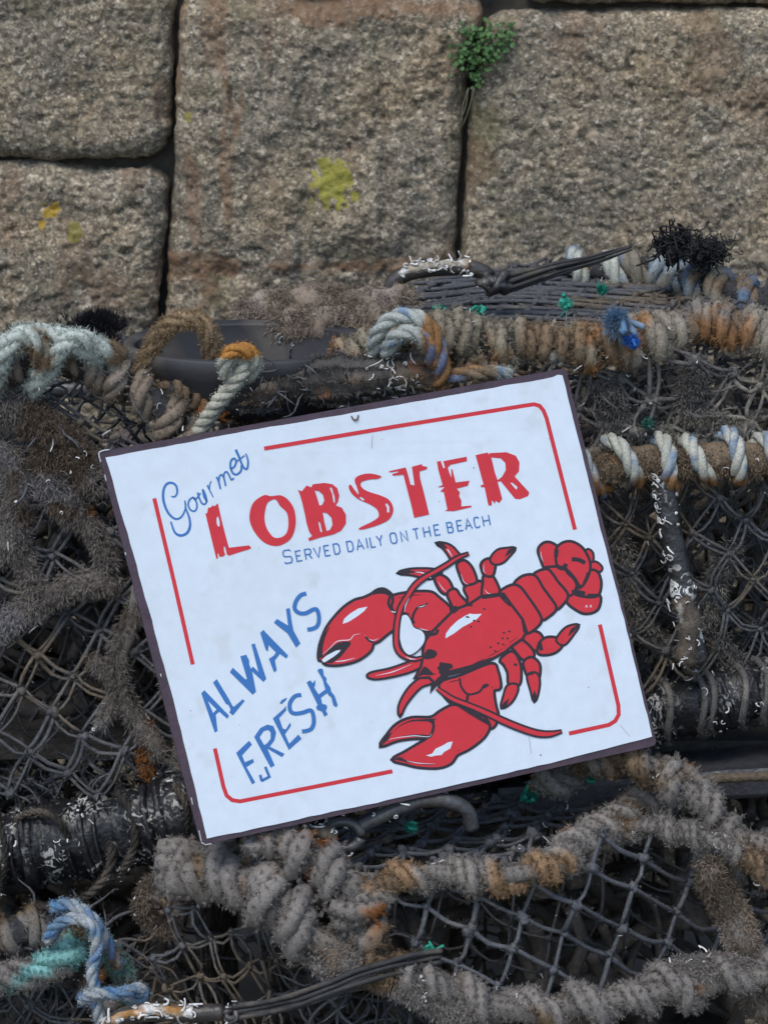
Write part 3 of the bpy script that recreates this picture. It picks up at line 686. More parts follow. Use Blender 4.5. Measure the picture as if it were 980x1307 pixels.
def plank(parent, name, a, b, hw, hh, col, m, seed):
    p = spline([a, b], .02); mb = MB(); d = unit(np.array(b) - np.array(a)); s = unit(np.cross(d, [0, 0, 1])); u = np.cross(s, d)
    prof = [(-1, -.7), (-.93, -1), (.93, -1), (1, -.7), (1, .7), (.93, 1), (-.93, 1), (-1, .7)]
    v = np.array([[q + s * hw * x + u * hh * z for x, z in prof] for q in p]); v += (np.array([fbm(v.reshape(-1, 3), 30, seed + i) - .5 for i in range(3)]).T * .004).reshape(v.shape)
    n = len(p); i = np.arange(n - 1)[:, None] * 8; j = np.arange(8)[None]
    q = np.stack([i + j, i + (j + 1) % 8, i + 8 + (j + 1) % 8, i + 8 + j], -1).reshape(-1, 4)
    V = v.reshape(-1, 3); mb.add(V, np.tile(u, (len(V), 1)), col(V), q, [[0, k + 1, k] for k in range(1, 7)] + [[(n - 1) * 8, (n - 1) * 8 + k, (n - 1) * 8 + k + 1] for k in range(1, 7)])
    return mb.build(name, m, parent, smooth=False)
plank(potB, 'base_board', P(640, 1010, .06), P(1250, 962, .02), .03, .0135, pal((.035, .036, .042), [((.07, .065, .06), .6, 20)], seed=4), M_rubber, 3)
mb = MB(); tube(mb, spline(PL([(860, 998, -.02), (950, 992, -.02), (1100, 985, -.02)]), .008), .0045, 8, pal((.10, .075, .05), [(RUST, .6, 25)], seed=4), .2)
mb.build('base_rod', M_crust, potB)
wm.build('worm_casts', M_worm, potB)['kind'] = 'stuff'
# plastic entrance eye on the top between the pots
t = potB; mb = MB(); c0 = P(318, 462, .10) + np.array([0, 0, .004]); nn = 48; ang = np.linspace(0, 2 * math.pi, nn, endpoint=False)
prof = [(.100, .012), (.106, .016), (.110, .013), (.110, .004), (.104, -.006), (.086, -.030), (.080, -.040), (.076, -.040), (.082, -.028), (.098, -.004), (.100, .012)]
V = np.array([[c0 + np.array([r_ * math.cos(a), r_ * .62 * math.sin(a), z + .05 * r_ * math.sin(a)]) for a in ang] for r_, z in prof]); m_ = len(prof)
i = np.arange(m_ - 1)[:, None] * nn; j = np.arange(nn)[None]
V = V.reshape(-1, 3); mb.add(V, unit(V - c0), pal((.030, .030, .033), [((.08, .07, .06), .56, 30)], seed=2)(V), np.stack([i + j, i + (j + 1) % nn, i + nn + (j + 1) % nn, i + nn + j], -1).reshape(-1, 4))
mb.build('entrance_eye', M_plastic, potB)
wm = MB(); k = (V[:, 1] > c0[1]) & (V[:, 0] > c0[0] - .02); worms(wm, V[k], unit(c0 - V[k]), 45, 95, 1.3); wm.build('eye_worm_casts', M_worm, potB)['kind'] = 'stuff'
mb = MB(); tangle(mb, [(220, 495), (480, 482), (480, 520), (240, 530)], ysurf(.06), 70, .028, .0016, pTwine, 96, .03); fuzz(mb, 7000, .005, 97)
net(mb, [(120, 430), (480, 395), (560, 420), (560, 500), (240, 520)], lambda x, y: PZ(x, y, .73), (26, -5), (-9, 8), .0022, 2, 98, pDark, False)
mb.build('side_netting', M_twine, potB)

# ------------------------------------------------ pot C (lower right)
wm = MB()
def fat(axis, rad, r, pitch, col, seed, fz, **kw):
    return lash(potC, axis, rad, r, pitch, col, seed, core=rad * .9, corecol=pGrey, fz=int(fz * 1.6), fl=.0055, lump=.7, wcount=kw.pop('wc', 18), wm=wm, jit=.2, **kw)
fat([(215, 1130, -.08), (265, 1112, -.11), (315, 1122, -.135), (360, 1160, -.15), (400, 1200, -.16), (440, 1225, -.16)], .0135, .0148, .042, pGreyBlue, 21, 24000)
fat([(340, 1062, -.125), (385, 1085, -.14), (425, 1115, -.15), (455, 1150, -.155), (462, 1200, -.16)], .012, .0138, .040, pGreyBlue, 22, 20000)
fat([(455, 1150, -.15), (500, 1122, -.15), (560, 1112, -.15), (630, 1114, -.15), (690, 1108, -.15), (735, 1078, -.11), (785, 1045, -.06), (835, 1018, -.01), (885, 992, .03)], .0085, .0088, .034, pal((.225, .205, .18), [((.25, .16, .09), .52, 18), (RUST, .62, 20)], seed=23), 23, 30000, wc=40)
fat([(690, 1000, -.02), (735, 978, -.02), (775, 968, -.03), (830, 982, -.04), (880, 1015, -.06), (925, 1058, -.08), (985, 1088, -.10), (1100, 1130, -.10)], .0095, .0105, .038, pGrey, 24, 30000, wc=60)
fat([(790, 1052, -.06), (850, 1058, -.09), (905, 1078, -.11), (960, 1105, -.12), (1060, 1140, -.12)], .006, .007, .036, pGrey, 25, 12000, wc=50)
fat([(440, 1215, -.16), (500, 1238, -.17), (560, 1262, -.17), (630, 1285, -.17), (700, 1292, -.168), (760, 1280, -.165), (820, 1272, -.16), (880, 1258, -.15), (950, 1246, -.14), (1100, 1240, -.13)], .011, .010, .042, pGreyBlue, 26, 34000, wc=80)
mb = MB()
for k, (pp, sp, cnt) in enumerate((([(420, 1225, -.165), (480, 1235, -.17), (540, 1262, -.17), (600, 1300, -.17)], .022, 14000), ([(905, 1110, -.11), (930, 1160, -.11), (950, 1210, -.12), (975, 1290, -.12)], .020, 9000),
                                   ([(200, 1130, -.06), (190, 1160, -.05), (215, 1180, -.05)], .018, 5000), ([(860, 1240, -.15), (920, 1235, -.14), (980, 1240, -.13)], .016, 7000), ([(740, 975, -.03), (790, 968, -.03), (830, 985, -.04)], .012, 5000))):
    q = spline(PL(pp), .004); clump(mb, [q[int(i)] for i in np.linspace(0, len(q) - 1, 5)], sp * .5, pGrey if k != 4 else pBrown, 70 + k); weed(mb, q, sp * .85, int(cnt * 1.3), .009, pGreyBlue if k in (0, 3) else (pBrown if k == 4 else pWeedB), 60 + k, .35, .0004)
worms(wm, *mb.arrays()[:2], 120, 102, 1.0)
mb.build('dried_weed', M_weed, potC)
mb = MB(); sC = lambda x, y: P(x, y, -.152 + max(0, x - 700) * .0005)
polyC = [(480, 1115), (700, 1112), (760, 1070), (870, 1010), (935, 1060), (1150, 1120), (1150, 1260), (900, 1262), (700, 1300), (560, 1275), (470, 1220)]
net(mb, polyC, sC, (-15, 43), (55, 26), .0021, 2.5, 111, pal((.085, .088, .097), [((.12, .115, .11), .6, 40)], seed=31), False, origin=(597, 1187), ydt=.003, sag=.003)
net(mb, polyC, lambda x, y: sC(x, y) + np.array([0, .09, 0]), (-12, 46), (48, 14), .0014, 5, 112, pDark, False, ydt=.01)
v, n, c = mb.arrays(); fibres(mb, v, n, c * 1.3, 12000, .003, seed=113); worms(wm, v, n, 45, 114, .9); mb.build('front_netting', M_twine, potC)
mb = MB(); sT = zsurf(.378)
net(mb, [(330, 1110), (300, 1085), (420, 1045), (560, 1010), (700, 985), (800, 985), (860, 1000), (790, 1045), (740, 1080), (700, 1105), (560, 1112), (430, 1118)], sT, (58, -13), (-11, 12), .0021, 1.6, 115, pTwine, False, sag=.004)
net(mb, [(300, 1085), (420, 1045), (560, 1010), (700, 985), (800, 985), (740, 1080), (700, 1105), (430, 1118)], zsurf(.35), (58, -7), (-8, 17), .0017, 3, 116, pDark, False, sag=.004)
v, n, c = mb.arrays(); fibres(mb, v, n, c * 1.2, 9000, .003, seed=117); worms(wm, v, n, 60, 118, 1.0); mb.build('top_netting', M_twine, potC)
mb = MB()
net(mb, [(190, 1150), (330, 1170), (430, 1230), (430, 1400), (190, 1400)], ysurf(-.10), (20, 42), (34, -8), .0017, 3, 119, pTwine, True)
net(mb, [(190, 1150), (330, 1170), (430, 1230), (560, 1290), (560, 1400), (190, 1400)], ysurf(-.04), (20, 42), (34, 8), .0017, 5, 120, pDark, False)
tangle(mb, [(430, 1235), (560, 1280), (560, 1380), (430, 1380)], ysurf(-.14), 90, .05, .002, pTwine, 121, .03); fuzz(mb, 6000, .004, 122)
mb.build('side_netting', M_twine, potC)
wm.build('worm_casts', M_worm, potC)['kind'] = 'stuff'
# lower front of pot C and pot D, under the edge of the picture
mb = MB(); net(mb, [(430, 1310), (1150, 1290), (1150, 1650), (430, 1650)], ysurf(-.14), (-15, 43), (55, 26), .002, 3, 123, pTwine); mb.build('lower_netting', M_twine, potC)
rubber_bar_w = wm; wm = MB(); rubber_bar(potC, [(300, 1640, -.12), (700, 1650, -.12), (1200, 1650, -.12)], .025, 25, 16, wc=20); 

# ------------------------------------------------ pot D (lower left)
wm = MB()
mb = MB(); net(mb, [(-260, 1180), (150, 1190), (230, 1240), (240, 1640), (-260, 1640)], ysurf(-.085), (30, -48), (44, 26), .0018, 4, 131, pTwine, True)
tangle(mb, [(-40, 1200), (60, 1190), (200, 1230), (200, 1330), (-40, 1330)], ysurf(-.08), 150, .05, .0022, pTwine, 132, .04); fuzz(mb, 12000, .006, 133)
v, n, c = mb.arrays(); worms(wm, v, n, 90, 134, .9); mb.build('netting', M_twine, potD)
lash(potD, [(-220, 1210, -.09), (-80, 1200, -.09), (0, 1192, -.09), (50, 1186, -.09), (95, 1205, -.09), (130, 1250, -.09), (150, 1310, -.09), (160, 1400, -.09)], .011, .010, .03, pal((.14, .10, .06), [(RUST, .55, 20), (GREY, .6, 20)], seed=44), 31, core=.012, fz=14000, fl=.008, wcount=20, wm=wm)
mb = MB(); q = spline(PL([(-120, 1262, -.12), (-30, 1250, -.12), (30, 1245, -.12), (75, 1228, -.12), (100, 1205, -.115)]), .004)
rope(mb, q, .0130, pTeal, seed=3, lump=.4, pitch=.075); fuzz(mb, 12000, .0055, 4)
t = thing('teal_rope', 'thick fluffy teal rope lying over the lower left pot', 'rope', P(30, 1245, -.12)); mb.build('strand', M_rope, t)
mb = MB(); q = spline(PL([(100, 1180, -.105), (140, 1215, -.11), (160, 1250, -.11), (165, 1275, -.11)]), .004); rope(mb, q, .008, pal((.12, .2, .17), [(BROWN, .5, 20)], seed=2), seed=3, lump=.4); fuzz(mb, 6000, .007, 5)
t = thing('green_rope', 'dull green frayed rope end hanging just right of the blue knotted rope', 'rope', P(140, 1215, -.11)); mb.build('strand', M_rope, t)
rubber_bar(potD, [(-300, 1640, -.08), (0, 1650, -.08), (240, 1650, -.08)], .025, 27, 12, wc=10)
wm.build('worm_casts', M_worm, potD)['kind'] = 'stuff'

# ================================================================== LOOSE GEAR
def simple_rope(name, label, cat, pieces, r, col, tracer, fz, fl, seed, m=None, group=None):
    o0 = P(*pieces[0][0]); t = thing(name, label, cat, o0, group)
    for nm, pts_ in (('strand', pieces[0]),) + tuple(('knot', p) for p in pieces[1:]):
        mb = MB(); rope(mb, spline(PL(pts_), .003), r, col, seed=seed, tracer=tracer, lump=.12, sides=7)
        if fz: fuzz(mb, fz, fl, seed)
        mb.build(nm, m or M_rope, t)
    return t
simple_rope('blue_rope', 'faded blue and white twisted rope knotted round the edge of the lower left pot', 'rope',
            [[(62, 1200, -.125), (72, 1182, -.135), (95, 1172, -.14), (118, 1182, -.145), (124, 1210, -.145), (118, 1240, -.145), (124, 1275, -.145), (134, 1340, -.14)],
             [(105, 1276, -.135), (120, 1268, -.15), (150, 1268, -.15), (178, 1262, -.14), (182, 1272, -.135), (165, 1278, -.13)],
             [(68, 1158, -.11), (92, 1155, -.12), (118, 1172, -.13), (135, 1200, -.125), (152, 1232, -.12)]], .0053, pBlue, (.06, .17, .36), 2500, .003, 5)
simple_rope('blue_rope', 'looped blue and cream twisted rope hitched over the top edge above the sign', 'rope',
            [[(478, 452, .03), (482, 425, .015), (503, 405, .01), (530, 404, .005), (550, 420, .0), (562, 450, .0), (565, 480, .005), (560, 497, .02)],
             [(492, 450, .02), (505, 430, .005), (528, 424, -.002), (548, 440, -.002), (556, 465, .004)],
             [(562, 490, .01), (590, 478, .01), (625, 476, .015), (650, 480, .03)]], .0068, pal((.34, .36, .33), [((.2, .15, .1), .58, 24), ((.26, .14, .06), .68, 24)], seed=9), (.07, .17, .34), 2500, .003, 6)
def knotted_tail():
    t = thing('cream_rope', 'short cream rope tail with an orange stained knot hanging over the sign', 'rope', P(300, 470, .02))
    mb = MB(); rope(mb, spline(PL([(240, 575, .03), (258, 545, .015), (278, 515, .005), (298, 490, .0), (312, 468, .0), (308, 452, .01)]), .003), .0070, pal((.44, .43, .35), [(GREY, .62, 30)], seed=12), seed=7, pitch=.03); fuzz(mb, 2500, .003, 7); mb.build('tail', M_rope, t)
    mb = MB(); cc = lambda v: np.where((v[:, 2] > P(300, 455, .0)[2])[:, None], np.array((.36, .17, .045)), np.array((.42, .42, .35))) * (.75 + .5 * fbm(v, 90, 3))[:, None]
    rope(mb, spline(PL([(300, 490, .012), (288, 472, -.002), (292, 452, -.008), (312, 446, -.008), (325, 458, -.002), (320, 478, .008), (306, 482, .014)]), .003), .0064, cc, seed=8, lump=.2); fuzz(mb, 2500, .003, 8); mb.build('knot', M_rope, t)
knotted_tail()
def arch_rope():
    t = thing('brown_rope', 'arched brown furry rope standing up beside the black plastic ring', 'rope', P(190, 480, .06))
    mb = MB(); rope(mb, spline(PL([(180, 482, .07), (192, 450, .06), (208, 422, .055), (235, 407, .05), (260, 414, .05), (270, 440, .055), (272, 475, .07)]), .003), .0072, pal((.29, .205, .12), [(RUST, .66, 20)], seed=5), seed=4, lump=.3); fuzz(mb, 11000, .006, 9)
    mb.build('strand', M_rope, t)
arch_rope()
# rubber hook straps
wm0 = MB()
def strap(label, hook, knotc, bundle, seed, rad0, rad1, crust=True, ring=None):
    t = thing('rubber_strap', label, 'rubber strap', P(*knotc), 'black rubber pot straps')
    mb = MB(); q = spline(PL(hook), .003); tube(mb, q, .0068 * (1 + .15 * np.sin(np.linspace(0, 3.1, len(q)))), 10, pal((.04, .034, .03), [((.10, .07, .045), .55, 40)], seed=seed), .15, 90, seed); mb.build('hook', M_rubber, t)
    if crust:
        w_ = MB(); tube(w_, q[len(q) // 5:-len(q) // 6] + np.array([0, -.004, .003]), .0048, 8, pal((.30, .26, .20), [((.32, .16, .05), .5, 60), ((.55, .53, .5), .58, 70)], seed=seed), .8, 160, seed)
        v, n, c = w_.arrays(); worms(w_, v, n, 70, seed, 1.6, clump=np.ones(len(v))); w_.build('barnacle_crust', M_crust, t)
    k0 = P(*knotc); mb = MB()
    kr = np.random.default_rng(seed + 3); S_ = 1.0 if ring is None else .6
    for s in range(5):
        th = np.linspace(0, 2 * math.pi * kr.uniform(.7, 1.0), 9) + kr.uniform(0, 6); ax_ = unit(kr.normal(0, 1, 3) + np.array([.6, -.5, 0])); u_ = unit(np.cross(ax_, [0, 0, 1])); v_ = np.cross(ax_, u_)
        q_ = k0 + kr.normal(0, .0025, 3) + (u_ * np.cos(th)[:, None] * .0105 + v_ * np.sin(th)[:, None] * .0085) * S_ * kr.uniform(.75, 1.1) + kr.normal(0, .0012, (9, 3))
        tube(mb, spline(q_, .0015), kr.uniform(.0032, .0048) * S_, 8, pal((.036, .033, .032), [((.08, .07, .06), .58, 60)], seed=s), .3, 120, s)
    v, n, c = mb.arrays(); worms(mb, v, n, 14, seed + 1, 1.2); mb.build('knot', M_rubber, t)
    mb = MB(); L = PL(bundle); q = spline(L, .004); T, N, B = frames(q)
    for s in range(6):
        w_ = np.linspace(rad0, rad1, len(q)); wv = np.array([fbm(q, 22, seed * 9 + s + 3 * i_, 2) - .5 for i_ in range(3)]).T * .006
        tube(mb, q + N * (s - 2.5) * w_[:, None] * .30 + B * (.25 * (s % 2)) * w_[:, None] + wv * (w_ / rad0)[:, None], w_ * .27, 6, pal((.034, .033, .034), [((.07, .062, .052), .58, 40)], seed=s), .2, 90, s)
    mb.build('strap', M_strap, t)
strap('black rubber strap with a crusted hook lying across the top pot, pointing up right', [(497, 378, .17), (503, 358, .17), (530, 346, .17), (565, 342, .17), (600, 342, .17), (622, 350, .17)], (633, 360, .17), [(645, 362, .17), (700, 345, .175), (760, 330, .18), (806, 316, .185)], 1, .0095, .0028)
strap('black rubber strap with a crusted hook along the bottom edge of the picture', [(120, 1330, -.17), (150, 1302, -.19), (190, 1292, -.19), (240, 1293, -.19), (285, 1292, -.19)], (296, 1290, -.19), [(300, 1292, -.19), (360, 1282, -.19), (420, 1262, -.19), (490, 1238, -.185), (560, 1222, -.165)], 2, .0085, .0085, ring=1)
t = thing('rubber_hook', 'dark rubber hook loop poking out under the bottom edge of the sign', 'rubber hook', P(480, 1060, -.10), 'black rubber pot straps')
mb = MB(); th = np.linspace(0, 2 * math.pi * .97, 20); k0 = P(438, 1066, -.115); tube(mb, k0 + np.stack([.015 * np.cos(th), .002 * np.sin(th), .0115 * np.sin(th)], 1), .0045, 8, pDark, .2, 80, 1); worms(mb, *mb.arrays()[:2], 26, 3, 1.3); mb.build('eye_ring', M_rubber, t)
mb = MB(); tube(mb, spline(PL([(455, 1058, -.11), (490, 1040, -.11), (530, 1024, -.105), (568, 1022, -.10), (595, 1034, -.10), (603, 1058, -.10)]), .003), .0062, 9, pDark, .15, 80, 2); worms(mb, *mb.arrays()[:2], 16, 4, 1.2); mb.build('hook', M_rubber, t)
mb = MB(); tube(mb, spline(PL([(370, 1075, -.115), (400, 1062, -.12), (425, 1066, -.12)]), .003), .0065, 9, pal((.14, .115, .085), [(DARK, .5, 60)], seed=6), .5, 120, 2); worms(mb, *mb.arrays()[:2], 26, 5, 1.3); mb.build('shank', M_crust, t)

# twine tufts
def tuft(name, label, cat, px, py, Y, s, n, col, seed, length=.012, wd=.0007, group=None, core=True, flat=.6):
    rg = np.random.default_rng(seed); o = P(px, py, Y); mb = MB()
    for k in range(3 if core else 0):
        q = o + rg.normal(0, s * .25, 3); tube(mb, spline([q, q + rg.normal(0, s * .4, 3), q + rg.normal(0, s * .5, 3), q + rg.normal(0, s * .6, 3)], .002), s * .20, 6, col, .3, 200, seed + k)
    nrm = unit(rg.normal(0, 1, (n, 3)) + np.array([0, -.6, .2])); pos = o + nrm * s * .55 * rg.random((n, 1)) * np.array([1, .6, flat])
    fibres(mb, pos, nrm, col(pos), n, length, wd, .9, 1.1, seed, .35)
    t = thing(name, label, cat, o, group); mb.build('tuft', M_green, t); return t
gTe = pal((.02, .22, .15), [((.04, .30, .22), .55, 60)], seed=1)
gl = [('green twine knot on the black top netting, under the middle of the black strap', 722, 388, .10, .010), ('green twine knot above the rusty top rope, nearer the blue rope loop', 560, 395, .12, .007), ('green twine knot just below the hook knot of the top strap', 612, 397, .12, .008),
      ('green twine knot beside the cream rope coils at the back right', 768, 370, .20, .006), ('bright green twine knot nearest below the middle of the bottom edge of the sign', 676, 1017, .0, .012), ('green twine knot beneath the bottom right corner of the sign', 752, 986, -.01, .009),
      ('small green twine knot right of the dark rubber hook', 524, 1056, -.09, .007), ('dull green twine knot on the square mesh at the bottom', 549, 1216, -.16, .008), ('dark green twine knot in the netting above the cream rope coils', 826, 541, .03, .006)]
for k, (lb, x, y, Y, s) in enumerate(gl):
    tuft('green_twine', lb, 'twine', x, y, Y, s * .85, int(700 + s * 40000), gTe if k != 8 else pal((.03, .12, .09), [], seed=2), 200 + k, .0055, .0004, 'green twine knots tied on the netting')
tuft('frayed_blue_twine', 'frayed bright blue twine bursting from the rusty top rope', 'twine', 786, 412, .02, .015, 1500, pal((.075, .15, .25), [((.13, .19, .26), .52, 60)], seed=3), 220, .014, .0004, flat=1.2)
tuft('frayed_blue_twine', 'small deep blue twine end just below the frayed blue tuft', 'twine', 806, 436, .015, .008, 500, pal((.02, .10, .36), [], seed=3), 221, .008, .0006)
t = thing('net_scrap', 'wad of tangled black net twine on top of the back right ropes', 'net scrap', P(900, 325, .30)); mb = MB(); rg = np.random.default_rng(3)
for k in range(420):
    q = P(rg.normal(900, 12), rg.normal(321, 8), .28 + rg.normal(0, .012)); pts = [q]; d = unit(rg.normal(0, 1, 3))
    for j in range(5): d = unit(d + rg.normal(0, .9, 3)); pts.append(pts[-1] + d * .003)
    tube(mb, spline(pts, .003), .0006, 5, (.012, .012, .013))
tube(mb, spline(PL([(850, 325, .28), (880, 318, .28), (920, 322, .28)]), .004), .009, 9, (.015, .015, .016), .6, 90, 5)
for k in range(160):
    q = P(rg.normal(862, 9), rg.normal(314, 6), .28); tube(mb, spline([q, q + rg.normal(0, .006, 3), q + rg.normal(0, .009, 3)], .003), .0009, 5, (.012, .012, .013))
mb.build('twine_wad', M_twine, t)
t = thing('black_weed', 'dark pointed scrap of dry weed against the wall above the pale rope', 'weed', P(125, 415, .3)); mb = MB()
pos = np.array([P(x, y, .3) for x, y in zip(rg.normal(125, 14, 300), rg.normal(418, 8, 300))]); fibres(mb, pos, np.tile([0, -.3, .6], (300, 1)), np.tile((.03, .028, .03), (300, 1)), 3500, .014, .0006, .6, .8, 4, along=(0, 0, .7)); mb.build('fronds', M_weed, t)

# ================================================================== THE SIGN
S_TL, S_TR, S_BL = np.array([-.228, -.114, .730]), np.array([.152, .0, .775]), np.array([-.148, -.164, .413])
S_N = unit(np.cross(S_BL - S_TL, S_TR - S_TL)); S_N = S_N if S_N[1] < 0 else -S_N
sign = thing('lobster_sign', 'white metal sign with red and blue lettering and a red lobster picture', 'sign', S_BL + (S_TR - S_TL) * .5)
sx = unit(S_TR - S_TL); sy = np.cross(S_N, sx)
def SP(px, py, h=0.0):
    d = ray(px, py); t = ((S_TL - CAM) @ S_N) / (d @ S_N); p = CAM + d * t
    a, b = (p - S_TL) @ sx, (p - S_TL) @ sy
    bow = .0005 * math.sin(a / .397 * 3.1416) - .0004 * math.cos(b / .3 * 3.0)    # the sheet is not quite flat
    return p + S_N * (h + bow)
from mathutils.geometry import tessellate_polygon
class Print:
    """thin layers of ink or vinyl on the face of the sign"""
    h = .0006
    def __init__(s): s.mb = MB()
    def lay(s):
        s.k_ = getattr(s, 'k_', 0) + 1; return .0009 + s.k_ * .0000035
    def fill(s, loops, col, sub=True):
        vs = []; 
        for l in loops: vs.append([Vector((x, y, 0)) for x, y in l])
        tri = tessellate_polygon(vs); flat = [p for l in loops for p in l]; h = s.lay()
        V = np.array([SP(x, y, h) for x, y in flat]); T = np.array(tri)
        a = V[T[:, 1]] - V[T[:, 0]]; b = V[T[:, 2]] - V[T[:, 0]]; flip = (np.cross(a, b) @ S_N) < 0; T[flip] = T[flip][:, ::-1]
        s.mb.add(V, np.tile(S_N, (len(V), 1)), col, None, T)
    def stroke(s, pts, wd, col, smooth=True, closed=False, taper=None):
        p = [tuple(q) for q in pts]
        q = smooth2(p, closed) if smooth else np.array(p + ([p[0]] if closed else []), float)
        d = np.diff(q, axis=0); keep = np.r_[True, np.linalg.norm(d, axis=1) > 1e-3]; q = q[keep]; n = len(q)
        w_ = np.full(n, wd / 2.0)
        if taper is not None: w_ = np.interp(np.linspace(0, 1, n), np.linspace(0, 1, len(taper)), np.array(taper)) / 2
        d = np.diff(q, axis=0); d /= np.linalg.norm(d, axis=1)[:, None]; nn = np.stack([-d[:, 1], d[:, 0]], 1)
        if closed: A = np.vstack([nn[-1], nn]); B = np.vstack([nn, nn[0]])
        else: A = np.vstack([nn[0], nn]); B = np.vstack([nn, nn[-1]])
        m = A + B; l = np.maximum(np.linalg.norm(m, axis=1), .6); m = m / np.linalg.norm(m, axis=1).clip(.2)[:, None]; m *= (np.minimum(2 / l, 1.7))[:, None]
        a, b = q + m * w_[:, None], q - m * w_[:, None]; h = s.lay()
        V = np.array([SP(x, y, h) for x, y in np.vstack([a, b])]); i = np.arange(n - 1)
        s.mb.add(V, np.tile(S_N, (len(V), 1)), col, np.stack([i, i + 1, n + i + 1, n + i], 1))
    def build(s, name, m): return s.mb.build(name, m, sign, smooth=False)
def smooth2(p, closed=False, k=5):
    p = np.array(p, float)
    if closed: Q = np.vstack([p[-1], p, p[0], p[1]])
    else: Q = np.vstack([2 * p[0] - p[1], p, 2 * p[-1] - p[-2]])
    out = []
    for i in range(1, len(Q) - 2):
        t = np.linspace(0, 1, k, endpoint=False)[:, None]; a, b, c, d = Q[i - 1:i + 3]
        out.append(.5 * ((2 * b) + (c - a) * t + (2 * a - 5 * b + 4 * c - d) * t ** 2 + (3 * b - a - 3 * c + d) * t ** 3))
    o = np.vstack(out)
    return np.vstack([o, p[-1:]]) if not closed else np.vstack([o, p[:1]])
def T(pts, ox, oy, k): return [(ox + x / k, oy + y / k) for x, y in pts]
Z1 = lambda p: T(p, 190, 560, 3.92)
Z2 = lambda p: T(p, 420, 560, 3.5)
Z3 = lambda p: T(p, 240, 740, 4.6667)
Z4 = lambda p: T(p, 390, 680, 4.6667)
Z5 = lambda p: T(p, 570, 680, 4.6667)
Z6 = lambda p: T(p, 460, 820, 3.2667)
K_RED, K_BLUE, K_INK, K_WHITE = (.56, .028, .040), (.038, .155, .42), (.028, .020, .028), (.615, .69, .762)
def inkmat(name, rough=.42, var=.05): return mat(name, rough, .4, .10, 900, var=var, vscale=90)
M_ink = inkmat('sign_ink'); M_enamel = inkmat('sign_enamel', .30, .04); 
def grime(m):
    t = m.node_tree; b = t.nodes['Principled BSDF']; src = b.inputs['Base Color'].links[0].from_socket; tc = t.nodes['Texture Coordinate']
    for sc, lo, hi, amt, col in ((7, .45, .75, .30, (.44, .45, .44)), (38, .60, .72, .22, (.40, .38, .33)), (500, .70, .74, .5, (.30, .28, .25))):
        n = t.nodes.new('ShaderNodeTexNoise'); n.inputs['Scale'].default_value = sc; n.inputs['Detail'].default_value = 6; t.links.new(tc.outputs['Object'], n.inputs['Vector'])
        q = t.nodes.new('ShaderNodeMapRange'); q.inputs[1].default_value = lo; q.inputs[2].default_value = hi; q.inputs[4].default_value = amt; t.links.new(n.outputs['Fac'], q.inputs[0])
        x = t.nodes.new('ShaderNodeMix'); x.data_type = 'RGBA'; t.links.new(q.outputs[0], x.inputs[0]); t.links.new(src, x.inputs[6]); x.inputs[7].default_value = (*col, 1); src = x.outputs[2]
    t.links.new(src, b.inputs['Base Color'])
grime(M_enamel)
M_edge = mat('sign_edge_paint', .45, .4, .3, 300, var=.25, vscale=60)
# metal sheet (with a turned edge) and white face
def rounded(c, r, n=5):
    out = []; m = len(c)
    for i in range(m):
        p, a, b = np.array(c[i], float), np.array(c[i - 1], float), np.array(c[(i + 1) % m], float)
        u, v = (a - p) / np.linalg.norm(a - p), (b - p) / np.linalg.norm(b - p)
        for t in np.linspace(0, 1, n): out.append(tuple((1 - t) ** 2 * (p + u * r) + 2 * t * (1 - t) * p + t * t * (p + v * r)))
    return out
def dens(poly, step=12):
    o = []
    for a, b in zip(poly, poly[1:] + poly[:1]):
        n = max(1, int(math.hypot(b[0] - a[0], b[1] - a[1]) / step)); o += [(a[0] + (b[0] - a[0]) * t / n, a[1] + (b[1] - a[1]) * t / n) for t in range(n)]
    return o
outer = dens(rounded([(126, 577), (722, 470), (838, 951), (257, 1079)], 7)); rgs = np.random.default_rng(4)
inner = dens([(135, 584), (300, 553), (450, 527), (600, 500), (705, 481.5), (712, 479), (717.5, 479), (755, 632), (795, 790), (831.5, 940), (700, 974), (480, 1024), (264, 1070), (224, 905), (178, 735)], 14)
inner = [(x + rgs.normal(0, .35), y + rgs.normal(0, .35)) for x, y in inner]
mb = MB(); n = len(outer)
def plate(mb, loop, h0, h1, col):
    tri = np.array(tessellate_polygon([[Vector((x, y, 0)) for x, y in loop]])); n = len(loop)
    A = np.array([SP(x, y, h1) for x, y in loop]); B = np.array([SP(x, y, h0) for x, y in loop])
    a = A[tri[:, 1]] - A[tri[:, 0]]; b = A[tri[:, 2]] - A[tri[:, 0]]; fl = (np.cross(a, b) @ S_N) < 0; tri[fl] = tri[fl][:, ::-1]
    i = np.arange(n); j = (i + 1) % n
    mb.add(np.vstack([A, B]), np.tile(S_N, (2 * n, 1)), col, np.stack([i, j, n + j, n + i], 1)); mb.add(A, np.tile(S_N, (n, 1)), col, None, tri); mb.add(B, np.tile(-S_N, (n, 1)), col, None, tri[:, ::-1])
plate(mb, outer, -.0030, 0, (.060, .038, .052))
mb.build('metal_sheet', M_edge, sign, smooth=False)
